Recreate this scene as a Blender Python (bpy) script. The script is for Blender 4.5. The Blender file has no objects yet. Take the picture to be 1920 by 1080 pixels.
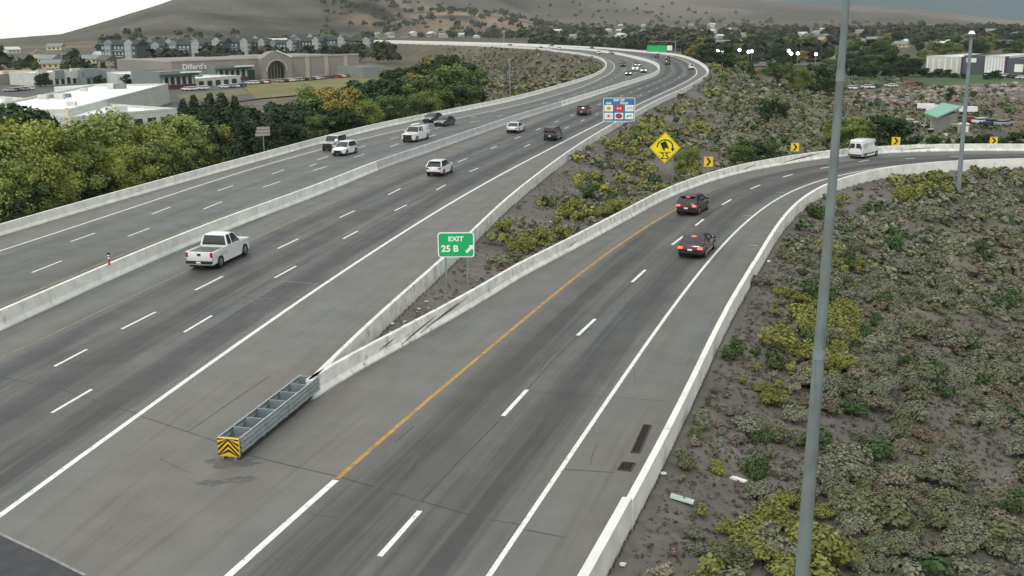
import bpy, bmesh, math, random
import numpy as np
from mathutils import Vector, Matrix, noise as mnoise
R = math.radians
random.seed(7); rng = np.random.default_rng(7)
sc = bpy.context.scene; C = sc.collection

# ------------------------------------------------------------------ camera
F, PI_, RO, CH = 1957.4, 0.24994, 0.0096480, 15.866
cam = bpy.data.objects.new('camera', bpy.data.cameras.new('camera')); C.objects.link(cam)
sc.camera = cam
fw = Vector((0, math.cos(PI_), -math.sin(PI_))); R0 = Vector((1, 0, 0)); U0 = Vector((0, math.sin(PI_), math.cos(PI_)))
rt = R0*math.cos(RO) - U0*math.sin(RO); up = R0*math.sin(RO) + U0*math.cos(RO)
cam.matrix_world = Matrix(((rt.x, up.x, -fw.x, 0), (rt.y, up.y, -fw.y, 0), (rt.z, up.z, -fw.z, CH), (0, 0, 0, 1)))
cam.data.sensor_width = 36; cam.data.lens = F/1920*36
cam.data.clip_start = 0.5; cam.data.clip_end = 30000

# ------------------------------------------------------------------ sky, sun
world = bpy.data.worlds.new('World'); sc.world = world; world.use_nodes = True
nt = world.node_tree; nt.nodes.clear(); N = nt.nodes.new; L = nt.links.new
SUN_EL, SUN_ROT = 48, 205
sky = N('ShaderNodeTexSky'); sky.sky_type = 'NISHITA'; sky.sun_disc = False
sky.sun_elevation = R(SUN_EL); sky.sun_rotation = R(SUN_ROT); sky.air_density = 2; sky.dust_density = 4
b1 = N('ShaderNodeBackground'); b1.inputs[1].default_value = 0.08; L(sky.outputs[0], b1.inputs[0])
tc = N('ShaderNodeTexCoord'); dp = N('ShaderNodeVectorMath'); dp.operation = 'DOT_PRODUCT'
sd = Vector((math.sin(R(45)), math.cos(R(45)), 0.0)).normalized(); dp.inputs[1].default_value = sd
L(tc.outputs['Generated'], dp.inputs[0])
mp = N('ShaderNodeMapping'); mp.inputs['Scale'].default_value = (3, 3, 9); L(tc.outputs['Generated'], mp.inputs[0])
no = N('ShaderNodeTexNoise'); no.inputs['Scale'].default_value = 1.6; no.inputs['Detail'].default_value = 5; L(mp.outputs[0], no.inputs[0])
ma = N('ShaderNodeMath'); ma.operation = 'MULTIPLY_ADD'; ma.inputs[1].default_value = .22; L(no.outputs[0], ma.inputs[0]); L(dp.outputs['Value'], ma.inputs[2])
rp = N('ShaderNodeValToRGB'); cr = rp.color_ramp
cr.elements[0].position = .62; cr.elements[0].color = (1.0, 1.0, .97, 1)
cr.elements[1].position = .97; cr.elements[1].color = (.05, .095, .11, 1)
e = cr.elements.new(.79); e.color = (.40, .45, .45, 1)
L(ma.outputs[0], rp.inputs[0])
b2 = N('ShaderNodeBackground'); b2.inputs[1].default_value = 1.5; L(rp.outputs[0], b2.inputs[0])
mx = N('ShaderNodeMixShader'); mx.inputs[0].default_value = .93; L(b1.outputs[0], mx.inputs[1]); L(b2.outputs[0], mx.inputs[2])
wo = N('ShaderNodeOutputWorld'); L(mx.outputs[0], wo.inputs[0])
sun = bpy.data.objects.new('sun', bpy.data.lights.new('sun', 'SUN')); C.objects.link(sun)
sun.data.energy = 1.2; sun.data.angle = R(11); sun.data.color = (1, .96, .9)
sdv = Vector((math.sin(R(SUN_ROT))*math.cos(R(SUN_EL)), math.cos(R(SUN_ROT))*math.cos(R(SUN_EL)), math.sin(R(SUN_EL))))
sun.rotation_euler = sdv.to_track_quat('Z', 'Y').to_euler()
vs = sc.view_settings; vs.view_transform = 'Standard'; vs.look = 'None'; vs.exposure = -0.22; vs.gamma = 1; vs.use_curve_mapping = False

# ------------------------------------------------------------------ helpers
def ray(px, py):
    x = px-960; y = py-540; c, s = math.cos(RO), math.sin(RO)
    x, y = c*x-s*y, s*x+c*y
    return np.array([x, F*math.cos(PI_)-y*math.sin(PI_), -(y*math.cos(PI_)+F*math.sin(PI_))])
def G(px, py, z=0.0):
    d = ray(px, py); t = (z-CH)/d[2]; return np.array([d[0]*t, d[1]*t])
def tag(o, label=None, cat=None, group=None, kind=None):
    if label: o['label'] = label
    if cat: o['category'] = cat
    if group: o['group'] = group
    if kind: o['kind'] = kind
    return o
def link(o, parent=None):
    C.objects.link(o)
    if parent is not None: o.parent = parent
    return o
def empty(name, loc=(0, 0, 0), rz=0, label=None, cat=None, group=None):
    o = bpy.data.objects.new(name, None); o.empty_display_size = .3; link(o); o.location = loc; o.rotation_euler.z = rz
    return tag(o, label, cat, group)
def pyd(name, V, Fc, m, parent=None, smooth=False, col=None, uv=None):
    me = bpy.data.meshes.new(name)
    V = np.asarray(V, dtype=np.float32)
    if isinstance(Fc, np.ndarray):
        n, k = Fc.shape
        me.vertices.add(len(V)); me.vertices.foreach_set('co', V.ravel())
        me.loops.add(n*k); me.loops.foreach_set('vertex_index', Fc.astype(np.int32).ravel())
        me.polygons.add(n); me.polygons.foreach_set('loop_start', np.arange(0, n*k, k, dtype=np.int32))
        me.update(calc_edges=True)
    else:
        me.from_pydata([tuple(v) for v in V.tolist()], [], Fc)
    me.validate()
    if smooth: me.polygons.foreach_set('use_smooth', np.ones(len(me.polygons), dtype=bool))
    if col is not None:
        a = me.color_attributes.new('Col', 'FLOAT_COLOR', 'POINT')
        cc = np.ones((len(V), 4), dtype=np.float32); cc[:, :3] = col; a.data.foreach_set('color', cc.ravel())
    if uv is not None:
        u = me.uv_layers.new(name='UVMap'); li = np.empty(len(me.loops), dtype=np.int32); me.loops.foreach_get('vertex_index', li)
        u.data.foreach_set('uv', np.asarray(uv, dtype=np.float32)[li].ravel())
    for mm in (m if isinstance(m, (list, tuple)) else [m]): me.materials.append(mm)
    return link(bpy.data.objects.new(name, me), parent)
class MB:
    """collects boxes, bars, prisms into one mesh"""
    def __init__(s): s.v = []; s.f = []
    def add(s, V, Fc):
        o = len(s.v); s.v += [tuple(v) for v in V]; s.f += [tuple(i+o for i in f) for f in Fc]; return s
    def box(s, x0, x1, y0, y1, z0, z1, M=None):
        V = [(x0,y0,z0),(x1,y0,z0),(x1,y1,z0),(x0,y1,z0),(x0,y0,z1),(x1,y0,z1),(x1,y1,z1),(x0,y1,z1)]
        if M is not None: V = [tuple(M @ Vector(v)) for v in V]
        return s.add(V, [(3,2,1,0),(4,5,6,7),(0,1,5,4),(1,2,6,5),(2,3,7,6),(3,0,4,7)])
    def prism(s, P, y0, y1, ax='y'):     # P: (a,b) outline; extruded along ax
        n = len(P)
        f = {'y': lambda a, b, t: (a, t, b), 'x': lambda a, b, t: (t, a, b), 'z': lambda a, b, t: (a, b, t)}[ax]
        V = [f(a, b, y0) for a, b in P]+[f(a, b, y1) for a, b in P]
        return s.add(V, [tuple(range(n)), tuple(range(2*n-1, n-1, -1))]+[(i, n+i, n+(i+1) % n, (i+1) % n) for i in range(n)])
    def bar(s, a, b, r0, r1=None, n=8):
        a, b = Vector(a), Vector(b); r1 = r0 if r1 is None else r1; d = (b-a).normalized()
        u = d.orthogonal().normalized(); w = d.cross(u); V = []
        for P, r in ((a, r0), (b, r1)):
            for k in range(n):
                t = 2*math.pi*k/n; V.append(tuple(P+u*math.cos(t)*r+w*math.sin(t)*r))
        return s.add(V, [(k, (k+1) % n, n+(k+1) % n, n+k) for k in range(n)]+[tuple(range(n-1, -1, -1)), tuple(range(n, 2*n))])
    def build(s, name, m, parent=None, smooth=False, bevel=0, loc=None, kind=None):
        o = pyd(name, s.v, s.f, m, parent, smooth)
        bm = bmesh.new(); bm.from_mesh(o.data); bmesh.ops.recalc_face_normals(bm, faces=bm.faces[:])
        if bevel: bmesh.ops.bevel(bm, geom=bm.edges[:], offset=bevel, segments=2, affect='EDGES', profile=.5)
        bm.to_mesh(o.data); bm.free()
        if bevel or smooth: o.data.polygons.foreach_set('use_smooth', [True]*len(o.data.polygons)); o.data.set_sharp_from_angle(angle=R(35))
        if loc is not None: o.location = loc
        if kind: o['kind'] = kind
        return o
def copy_tree(o, parent=None):
    c = o.copy(); C.objects.link(c)
    if parent is not None: c.parent = parent
    for ch in KIDS.get(o, ()): pass
    for ch in o.children: copy_tree(ch, c)
    return c
KIDS = {}

# ------------------------------------------------------------------ materials
MATS = {}
def nodes(name):
    m = bpy.data.materials.new(name); m.use_nodes = True; t = m.node_tree
    return m, t, t.nodes['Principled BSDF'], t.nodes.new, t.links.new
def mat(name, col, rough=.7, var=.12, scale=4., metal=0., spec=.5, bump=0., emit=None, stain=None, objrand=0., coat=0):
    if name in MATS: return MATS[name]
    m, t, b, N, L = nodes(name)
    b.inputs['Roughness'].default_value = rough; b.inputs['Metallic'].default_value = metal
    b.inputs['Specular IOR Level'].default_value = spec
    if coat: b.inputs['Coat Weight'].default_value = coat; b.inputs['Coat Roughness'].default_value = .08
    if emit: b.inputs['Emission Color'].default_value = (*emit[:3], 1); b.inputs['Emission Strength'].default_value = emit[3]
    tc = N('ShaderNodeTexCoord'); no = N('ShaderNodeTexNoise'); no.inputs['Scale'].default_value = scale; no.inputs['Detail'].default_value = 5
    L(tc.outputs['Object'], no.inputs[0])
    mr = N('ShaderNodeMapRange'); mr.inputs[1].default_value = .3; mr.inputs[2].default_value = .7; mr.inputs[3].default_value = 1-var; mr.inputs[4].default_value = 1+var
    L(no.outputs[0], mr.inputs[0])
    mu = N('ShaderNodeVectorMath'); mu.operation = 'SCALE'; mu.inputs[0].default_value = col; L(mr.outputs[0], mu.inputs['Scale'])
    out = mu.outputs[0]
    if objrand:
        oi = N('ShaderNodeObjectInfo'); m2 = N('ShaderNodeMapRange'); m2.inputs[3].default_value = 1-objrand; m2.inputs[4].default_value = 1+objrand
        L(oi.outputs['Random'], m2.inputs[0]); s2 = N('ShaderNodeVectorMath'); s2.operation = 'SCALE'; L(out, s2.inputs[0]); L(m2.outputs[0], s2.inputs['Scale']); out = s2.outputs[0]
    if stain:
        n2 = N('ShaderNodeTexNoise'); n2.inputs['Scale'].default_value = stain[3]; n2.inputs['Detail'].default_value = 8; n2.inputs['Roughness'].default_value = .7
        mpp = N('ShaderNodeMapping'); mpp.inputs['Scale'].default_value = stain[5] if len(stain) > 5 else (1, 1, 1)
        L(tc.outputs['Object'], mpp.inputs[0]); L(mpp.outputs[0], n2.inputs[0])
        m3 = N('ShaderNodeMapRange'); m3.inputs[1].default_value = stain[4]; m3.inputs[2].default_value = stain[4]+.12; L(n2.outputs[0], m3.inputs[0])
        mx = N('ShaderNodeMix'); mx.data_type = 'RGBA'; L(m3.outputs[0], mx.inputs[0]); L(out, mx.inputs[6]); mx.inputs[7].default_value = (*stain[:3], 1); out = mx.outputs[2]
    L(out, b.inputs['Base Color'])
    if bump:
        bp = N('ShaderNodeBump'); bp.inputs['Strength'].default_value = bump; bp.inputs['Distance'].default_value = .03
        n4 = N('ShaderNodeTexNoise'); n4.inputs['Scale'].default_value = scale*6; L(tc.outputs['Object'], n4.inputs[0]); L(n4.outputs[0], bp.inputs['Height']); L(bp.outputs[0], b.inputs['Normal'])
    MATS[name] = m; return m
def attr_mat(name, rough=.9, var=.25, scale=.6, objrand=0., fine=8., transl=0.):
    m, t, b, N, L = nodes(name); b.inputs['Roughness'].default_value = rough; b.inputs['Specular IOR Level'].default_value = .2
    at = N('ShaderNodeAttribute'); at.attribute_name = 'Col'
    g = N('ShaderNodeNewGeometry'); out = at.outputs['Color']
    for s, v in ((scale, var), (fine, var*.7)):
        no = N('ShaderNodeTexNoise'); no.inputs['Scale'].default_value = s; no.inputs['Detail'].default_value = 6; L(g.outputs['Position'], no.inputs[0])
        mr = N('ShaderNodeMapRange'); mr.inputs[1].default_value = .3; mr.inputs[2].default_value = .7; mr.inputs[3].default_value = 1-v; mr.inputs[4].default_value = 1+v; L(no.outputs[0], mr.inputs[0])
        mu = N('ShaderNodeVectorMath'); mu.operation = 'SCALE'; L(out, mu.inputs[0]); L(mr.outputs[0], mu.inputs['Scale']); out = mu.outputs[0]
    if objrand:
        oi = N('ShaderNodeObjectInfo'); m2 = N('ShaderNodeMapRange'); m2.inputs[3].default_value = 1-objrand; m2.inputs[4].default_value = 1+objrand
        L(oi.outputs['Random'], m2.inputs[0]); s2 = N('ShaderNodeVectorMath'); s2.operation = 'SCALE'; L(out, s2.inputs[0]); L(m2.outputs[0], s2.inputs['Scale']); out = s2.outputs[0]
    L(out, b.inputs['Base Color']); MATS[name] = m; return m
def road_mat(name, light, dark, lane0, nl, lw=3.66, darkness=1., grey=0.):
    """u = metres from the right-hand line, v = metres along; traffic lanes polished dark, shoulders pale, with slabs joints' wear"""
    m, t, b, N, L = nodes(name); b.inputs['Roughness'].default_value = .62; b.inputs['Specular IOR Level'].default_value = .35
    def M(op, a, b_=None, c=None):
        n = N('ShaderNodeMath'); n.operation = op
        for i, x in enumerate((a, b_, c)):
            if x is None: continue
            if isinstance(x, (int, float)): n.inputs[i].default_value = x
            else: L(x, n.inputs[i])
        return n.outputs[0]
    uv = N('ShaderNodeUVMap'); sp = N('ShaderNodeSeparateXYZ'); L(uv.outputs[0], sp.inputs[0]); u, v = sp.outputs[0], sp.outputs[1]
    def noise(sx, sy, det=5, sc_=1.):
        mp = N('ShaderNodeMapping'); mp.inputs['Scale'].default_value = (sx, sy, 1); L(uv.outputs[0], mp.inputs[0])
        n = N('ShaderNodeTexNoise'); n.inputs['Scale'].default_value = sc_; n.inputs['Detail'].default_value = det; n.inputs['Roughness'].default_value = .62; L(mp.outputs[0], n.inputs[0]); return n.outputs[0]
    n_streak = noise(1.3, .035, 4); n_big = noise(.22, .05, 4); n_fine = noise(5, 5, 6); n_patch = noise(.35, .35, 5)
    wob = M('MULTIPLY_ADD', n_big, 1.2, -.6); uu = M('ADD', u, wob)
    # inside-lanes mask
    def ss(x, a, b2):
        r = N('ShaderNodeMapRange'); r.interpolation_type = 'SMOOTHSTEP'; r.inputs[1].default_value = a; r.inputs[2].default_value = b2; L(x, r.inputs[0]); return r.outputs[0]
    inside = M('MULTIPLY', ss(uu, lane0-.3, lane0+1.0), M('SUBTRACT', 1., ss(uu, lane0+nl*lw-1.0, lane0+nl*lw+.3))) if nl else None
    ph = M('MULTIPLY', M('SUBTRACT', uu, lane0), 2*math.pi/lw)
    c1 = M('MULTIPLY_ADD', M('COSINE', ph), -.5, .5)          # dark at lane centre
    c2 = M('MULTIPLY_ADD', M('COSINE', M('MULTIPLY', ph, 2)), .18, .0)
    tr = M('ADD', c1, c2)
    if nl:
        d = M('MULTIPLY', inside, M('MULTIPLY_ADD', tr, .55, .42))
    else: d = M('MULTIPLY', n_patch, .0)
    d = M('ADD', d, M('MULTIPLY_ADD', n_streak, 1.9, -.92)); d = M('ADD', d, M('MULTIPLY_ADD', n_big, .8, -.38)); n_thin = noise(4.5, .06, 3); d = M('ADD', d, M('MULTIPLY_ADD', n_thin, 1.0, -.5))
    d = M('MULTIPLY', d, darkness); d = M('MAXIMUM', M('MINIMUM', d, 1.), 0.)
    mx = N('ShaderNodeMix'); mx.data_type = 'RGBA'; L(d, mx.inputs[0]); mx.inputs[6].default_value = (*light, 1); mx.inputs[7].default_value = (*dark, 1)
    k = M('MULTIPLY_ADD', n_fine, .24, .88); k = M('MULTIPLY', k, M('MULTIPLY_ADD', n_patch, .5, .75))
    # oil spots
    sp2 = ss(noise(.9, .5, 3), .69, .80); k = M('MULTIPLY', k, M('MULTIPLY_ADD', sp2, -.35, 1.))
    s = N('ShaderNodeVectorMath'); s.operation = 'SCALE'; L(mx.outputs[2], s.inputs[0]); L(k, s.inputs['Scale'])
    tn = N('ShaderNodeMix'); tn.data_type = 'RGBA'; tn.blend_type = 'MULTIPLY'; tn.inputs[0].default_value = 1.; hr = N('ShaderNodeValToRGB'); hr.color_ramp.elements[0].position = .3; hr.color_ramp.elements[0].color = (1.06, .98, .91, 1); hr.color_ramp.elements[1].position = .7; hr.color_ramp.elements[1].color = (.92, 1.0, 1.02, 1); L(noise(.12, .04, 3), hr.inputs[0]); L(s.outputs[0], tn.inputs[6]); L(hr.outputs[0], tn.inputs[7])
    L(tn.outputs[2], b.inputs['Base Color'])
    L(M('MULTIPLY_ADD', n_patch, -.25, .72), b.inputs['Roughness'])
    MATS[name] = m; return m
m_lane = road_mat('concrete_lanes', (.140,.143,.139), (.050,.052,.054), 0, 3)
m_opp = road_mat('concrete_opposite_lanes', (.128,.138,.134), (.078,.086,.084), 0, 3, darkness=.8)
m_ramp = road_mat('concrete_ramp_lanes', (.140,.140,.135), (.060,.061,.062), 0, 2, darkness=.9)
m_shld = road_mat('concrete_shoulder', (.148,.147,.140), (.088,.088,.086), 0, 0, darkness=.9)
STN = (.36, .35, .32, 2.4, .60, (1, 1, .16))
m_bar = mat('barrier_concrete', (.74,.75,.71), .85, .14, .9, bump=.3, stain=STN)
m_bar2 = mat('barrier_concrete_grey', (.50,.515,.515), .85, .12, .9, bump=.3, stain=(.30,.30,.29,1.8,.63,(1,1,.3)))
m_bar3 = mat('barrier_concrete_worn', (.70,.71,.67), .85, .2, 1.4, bump=.4, stain=(.24,.23,.21,1.7,.57,(1,1,.5)))
m_white = mat('road_paint_white', (.74,.76,.74), .6, .14, 3, stain=(.34,.34,.33,3.4,.555))
m_yell = mat('road_paint_yellow', (.42,.235,.05), .6, .25, 2, stain=(.19,.15,.09,1.6,.50))
m_yell2 = mat('road_paint_yellow_worn', (.23,.19,.075), .6, .2, 2, stain=(.13,.125,.11,2.2,.47))
m_joint = mat('joint_sealant', (.050,.050,.051), .7, .4, 1, stain=(.10,.10,.097,1.2,.5))
m_crack = mat('crack_dark', (.06,.06,.06), .8, .3, 3)
m_asph = mat('asphalt_dark', (.045,.048,.055), .8, .25, 1.5, bump=.2)
m_galv = mat('galvanised_steel', (.42,.45,.46), .45, .15, 6, metal=.6)
m_galvd = mat('galvanised_weathered', (.20,.25,.265), .6, .14, 3, metal=.15)
m_pole = mat('pole_weathered_steel', (.175,.215,.215), .6, .22, .9, metal=.1, stain=(.12,.15,.15,1.6,.56,(3,3,.35)))
m_post = mat('sign_post_steel', (.26,.28,.28), .6, .15, 5, metal=.3)
m_black = mat('black_print', (.012,.012,.014), .6, .1)
m_rubber = mat('rubber', (.018,.018,.02), .8, .2, 12)
m_under = mat('underbody_black', (.01,.01,.011), .9, .1)
m_glass = mat('tinted_window_glass', (.012,.016,.017), .08, .05, spec=.8)
m_rim = mat('alloy_rim', (.35,.36,.37), .35, .1, metal=.8)
m_rimd = mat('dark_alloy_rim', (.07,.07,.075), .35, .1, metal=.6)
m_chrome = mat('bright_trim', (.55,.56,.57), .25, .05, metal=.9)
m_plate = mat('licence_plate', (.75,.76,.78), .5, .05)
m_tail = mat('tail_lamp_red', (.35,.01,.012), .25, .1, coat=.5)
m_tailon = mat('tail_lamp_lit', (.6,.03,.02), .25, .1, emit=(1.,.12,.08,3.2))
m_head = mat('headlamp_glass', (.7,.72,.74), .12, .05, spec=.8)
m_headon = mat('headlamp_lit', (.9,.9,.85), .2, .05, emit=(1,.97,.88,9))
m_dirt = attr_mat('ground_dirt', .95, .24, .11, fine=2.2)
m_leaf = attr_mat('leaves', .8, .18, .35, objrand=.18, fine=1.6)
m_brush = attr_mat('brush_leaves', .9, .16, .5, objrand=.16, fine=5)
m_bark = mat('bark', (.10,.085,.065), .95, .25, 5)
def paint(name, col, met=0., rough=.32): return mat('car_paint_'+name, col, rough, .03, 3, metal=met, coat=.8)
P_WHITE = paint('white', (.72,.74,.74)); P_BLACK = paint('black', (.013,.013,.016), rough=.25); P_SILV = paint('silver', (.38,.40,.41), .3)
P_DRED = paint('dark_red', (.07,.013,.017), .2, .25); P_DGREY = paint('dark_grey', (.045,.05,.053), .3, .28); P_DARK = paint('dark_blue_black', (.012,.014,.018), rough=.25)
P_BRAKEGLOW = paint('black_brake_glow', (.045,.007,.010), .1, .25); P_RED = paint('red', (.35,.03,.03)); P_BLUE = paint('blue', (.03,.06,.16)); P_TAN = paint('tan', (.25,.22,.17))  # ramp cars are black; the brake lamps' red glow is mixed into their paint

# ------------------------------------------------------------------ traced road lines (ground plane)
def cat_rom(P, step=2.0):
    P = np.asarray(P); Q = [P[0]]
    Pe = np.vstack([2*P[0]-P[1], P, 2*P[-1]-P[-2]])
    out = []
    for i in range(1, len(Pe)-2):
        p0, p1, p2, p3 = Pe[i-1:i+3]
        a = .5; t0 = 0; t1 = t0+np.linalg.norm(p1-p0)**a; t2 = t1+np.linalg.norm(p2-p1)**a; t3 = t2+np.linalg.norm(p3-p2)**a
        n = max(2, int(np.linalg.norm(p2-p1)/step)+1)
        for t in np.linspace(t1, t2, n, endpoint=False):
            A1 = (t1-t)/(t1-t0)*p0+(t-t0)/(t1-t0)*p1; A2 = (t2-t)/(t2-t1)*p1+(t-t1)/(t2-t1)*p2; A3 = (t3-t)/(t3-t2)*p2+(t-t2)/(t3-t2)*p3
            B1 = (t2-t)/(t2-t0)*A1+(t-t0)/(t2-t0)*A2; B2 = (t3-t)/(t3-t1)*A2+(t-t1)/(t3-t1)*A3
            out.append((t2-t)/(t2-t1)*B1+(t-t1)/(t2-t1)*B2)
    out.append(P[-1]); return np.array(out)
def arclen(P): return np.concatenate([[0], np.cumsum(np.linalg.norm(np.diff(P, axis=0), axis=1))])
def at_s(P, s, S=None):
    S = arclen(P) if S is None else S
    return np.stack([np.interp(s, S, P[:, 0]), np.interp(s, S, P[:, 1])], -1)
def smooth_curve(P, sig=3):
    K = np.exp(-.5*(np.arange(-3*sig, 3*sig+1)/sig)**2); K /= K.sum(); n = 3*sig
    pad = np.vstack([2*P[0]-P[n:0:-1], P, 2*P[-1]-P[-2:-n-2:-1]])
    return np.stack([np.convolve(pad[:, k], K, 'valid') for k in (0, 1)], -1)
def curve(px, z=0., back=45., fwd=0., sig=3, step=2.0):
    P = np.array([G(x, y, z) for x, y in px])
    if back: P = np.vstack([P[0]-(P[1]-P[0])/np.linalg.norm(P[1]-P[0])*back, P])
    if fwd: P = np.vstack([P, P[-1]+(P[-1]-P[-2])/np.linalg.norm(P[-1]-P[-2])*fwd])
    Q = cat_rom(P, step); S = arclen(Q); Q = at_s(Q, np.arange(0, S[-1], step), S)
    return smooth_curve(Q, sig) if len(Q) > 8*sig else Q
def tangents(P):
    T = np.gradient(P, axis=0); return T/np.linalg.norm(T, axis=1)[:, None]
def offset(P, d):
    T = tangents(P); return P+np.stack([T[:, 1], -T[:, 0]], -1)*np.asarray(d).reshape(-1, 1)   # + = to the right of travel
BH = .86
L1 = curve([(0,443),(130,404),(267,363),(450,313),(560,281),(640,259),(717,239),(850,213),(973,187),(1050,165),(1097,151),(1126,139),(1138,127),(1134,116),(1110,106),(1057,98),(973,90),(873,85),(740,80),(600,76)], fwd=200)
WO = curve([(0,471),(167,418),(333,360),(500,307),(600,280),(677,260),(757,242),(900,213),(1000,190),(1080,167),(1125,148),(1149,131),(1146,119),(1122,107),(1067,100),(973,92.5),(873,87),(740,81.5),(600,77.3)], fwd=200)
MR = curve([(0,622),(245,508),(430,430),(610,362),(712,318),(813,283),(900,252),(973,226),(1054,200),(1167,163),(1229,142),(1238,132),(1227,120),(1190,109),(1133,98),(1073,92),(923,84),(800,80.5),(640,76.5)], fwd=200)
WM = curve([(0,965),(255,777),(335,720),(640,509),(878,360),(1010,290),(1133,227),(1190,199),(1245,173),(1276,159),(1299,144),(1308,131),(1298,118),(1262,106),(1192,97),(1083,89.5),(930,82.5),(800,79),(640,75.5)], fwd=200)
R1t = curve([(575,714),(640,647),(707,587),(773,530),(830,482),(887,428),(923,393),(957,363),(1013,320),(1073,277),(1133,240),(1193,207),(1240,183),(1277,167),(1308,150),(1325,138),(1327,129),(1314,117),(1292,107),(1265,100.5),(1208,95),(1146,90),(1083,86),(1000,83.3),(870,79),(750,76.5),(640,73.5)], z=BH, back=0, fwd=200, sig=1)
R2 = curve([(590,748),(643,712),(757,650),(807,622),(907,565),(973,523),(1073,470),(1173,415),(1273,363),(1380,327),(1493,305),(1557,296),(1650,288),(1747,284),(1850,283),(1990,284)], back=0, fwd=40, sig=1)
YR = curve([(430,1078),(636,893),(837,720),(973,607),(1077,520),(1173,450),(1267,392),(1350,350),(1450,324),(1557,305),(1650,295),(1747,290),(1850,288),(1990,288)], fwd=40)
WR = curve([(920,1075),(1160,720),(1280,550),(1360,453),(1407,408),(1473,362),(1557,331),(1640,315),(1713,306),(1813,299),(1920,296),(1990,296)], fwd=40)
R3t = curve([(1094,1076),(1142,992),(1280,740),(1343,600),(1387,530),(1430,460),(1463,407),(1513,360),(1557,338),(1640,315),(1713,305),(1813,298),(1920,296),(1990,296)], z=BH, fwd=40)
def splice(A, B, r, sig=6):
    """A up to distance r, then B"""
    i = int(np.argmax(np.hypot(A[:, 0], A[:, 1]) > r)); j = int(np.argmin(np.linalg.norm(B-A[i], axis=1))); Q = np.vstack([A[:i-6], B[j+6:]])
    S = arclen(Q); Q = at_s(Q, np.arange(0, S[-1], 2.), S); return smooth_curve(Q, sig)
L1 = splice(L1, offset(MR, -18.2), 600); R1t = splice(R1t, offset(MR, 16.6), 600, 3)
WO = splice(WO, offset(L1, 2.7), 300); WM = splice(WM, offset(R1t, -3.2), 300)
GC = np.vstack([G(-60, 1110), G(300, 960), G(430, 862), G(583, 738)]);
def corr(A, B):
    """points on B nearest to each point of A, kept in order"""
    SB = arclen(B); out = []; last = 0.
    for p in A:
        d = np.linalg.norm(B-p, axis=1); w = (SB > last-6) & (SB < last+90) if out else np.ones(len(B), bool)
        idx = np.where(w)[0]; j = idx[np.argmin(d[idx])]
        best = (1e9, SB[j])
        for k in (j-1, j):
            if 0 <= k < len(B)-1:
                ab = B[k+1]-B[k]; t = float(np.clip(np.dot(p-B[k], ab)/np.dot(ab, ab), 0, 1)); q = B[k]+t*ab; dd = np.linalg.norm(q-p)
                if dd < best[0]: best = (dd, SB[k]+t*np.linalg.norm(ab))
        last = max(last, best[1]) if out else best[1]; out.append(at_s(B, last, SB))
    return np.array(out)
def ribbon(name, A, B, m, z=0., nx=5, kind='structure', uflip=False, uoff=0.):
    """sheet between reference line A (u=0) and B"""
    Bc = corr(A, B); S = arclen(A); V = []; UV = []
    for i in range(len(A)):
        w = np.linalg.norm(Bc[i]-A[i])
        for k in range(nx+1):
            t = k/nx; p = A[i]*(1-t)+Bc[i]*t; V.append((p[0], p[1], z)); UV.append((w*t+uoff, S[i]))
    n = nx+1
    Fc = [(i*n+k, i*n+k+1, (i+1)*n+k+1, (i+1)*n+k) for i in range(len(A)-1) for k in range(nx)]
    o = pyd(name, V, Fc, m, uv=UV); bm = bmesh.new(); bm.from_mesh(o.data)
    for f in bm.faces:
        if f.normal.z < 0: f.normal_flip()
    bm.to_mesh(o.data); bm.free(); o['kind'] = kind; return o
# median footprint
MW = .62
ML = offset(MR, -MW)
# gore centre line joined to each barrier's road face
nose = G(583, 738); tl = G(430, 862)
gd = (nose-tl)/np.linalg.norm(nose-tl); back_pt = tl-gd*60
cen = np.array([back_pt+(nose-back_pt)*t for t in np.linspace(0, 1, 45)])
C1 = np.vstack([cen[:-1], offset(R1t, -.30)[2:]]); C2 = np.vstack([cen[:-1], R2[1:]])
ribbon('opposite_shoulder', WO, L1, m_shld)
ribbon('opposite_carriageway', WO, ML, m_opp, uflip=True)
ribbon('main_carriageway', WM, MR, m_lane)
ribbon('gore_shoulder', WM, C1, m_shld)
ribbon('ramp_left_shoulder', YR, C2, m_shld)
ribbon('ramp_carriageway', WR, YR, m_ramp)
R3base = offset(R3t, -.12)
ribbon('ramp_right_shoulder', WR, R3base, m_shld)

# ------------------------------------------------------------------ terrain
def poly_dist(X, Y, P):
    best = np.full(X.shape, 1e9)
    for a, b in zip(P[:-1], P[1:]):
        ab = b-a; l2 = max(float(ab@ab), 1e-9); t = np.clip(((X-a[0])*ab[0]+(Y-a[1])*ab[1])/l2, 0, 1)
        best = np.minimum(best, (X-a[0]-t*ab[0])**2+(Y-a[1]-t*ab[1])**2)
    return np.sqrt(best)
def inside(X, Y, P):
    c = np.zeros(X.shape, bool); n = len(P)
    for i in range(n):
        x0, y0 = P[i]; x1, y1 = P[(i+1) % n]
        if y0 == y1: continue
        c ^= ((y0 > Y) != (y1 > Y)) & (X < (x1-x0)*(Y-y0)/(y1-y0)+x0)
    return c
sub = lambda P, k=4: np.vstack([P[::k], P[-1:]])
E_L, E_1, E_2, E_3 = sub(L1), sub(offset(R1t, .25)), sub(offset(R2, -.5), 3), sub(offset(R3t, .25), 3)
E_1b = np.vstack([back_pt, nose, E_1]); E_2b = np.vstack([back_pt, nose, E_2])
PM = np.vstack([E_L, E_1b[::-1]]); PR = np.vstack([E_2b, E_3[::-1]])
ss = lambda x, a, b: (lambda t: t*t*(3-2*t))(np.clip((x-a)/(b-a), 0, 1))
COLX = np.array([-400,0,120,200,290,350,700,1000,1300,1500,1700,1850,1920,2300.])
SKYY = np.array([75,70,62,42,18,0,-70,-60,-8,8,16,32,38,40.])
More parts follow.
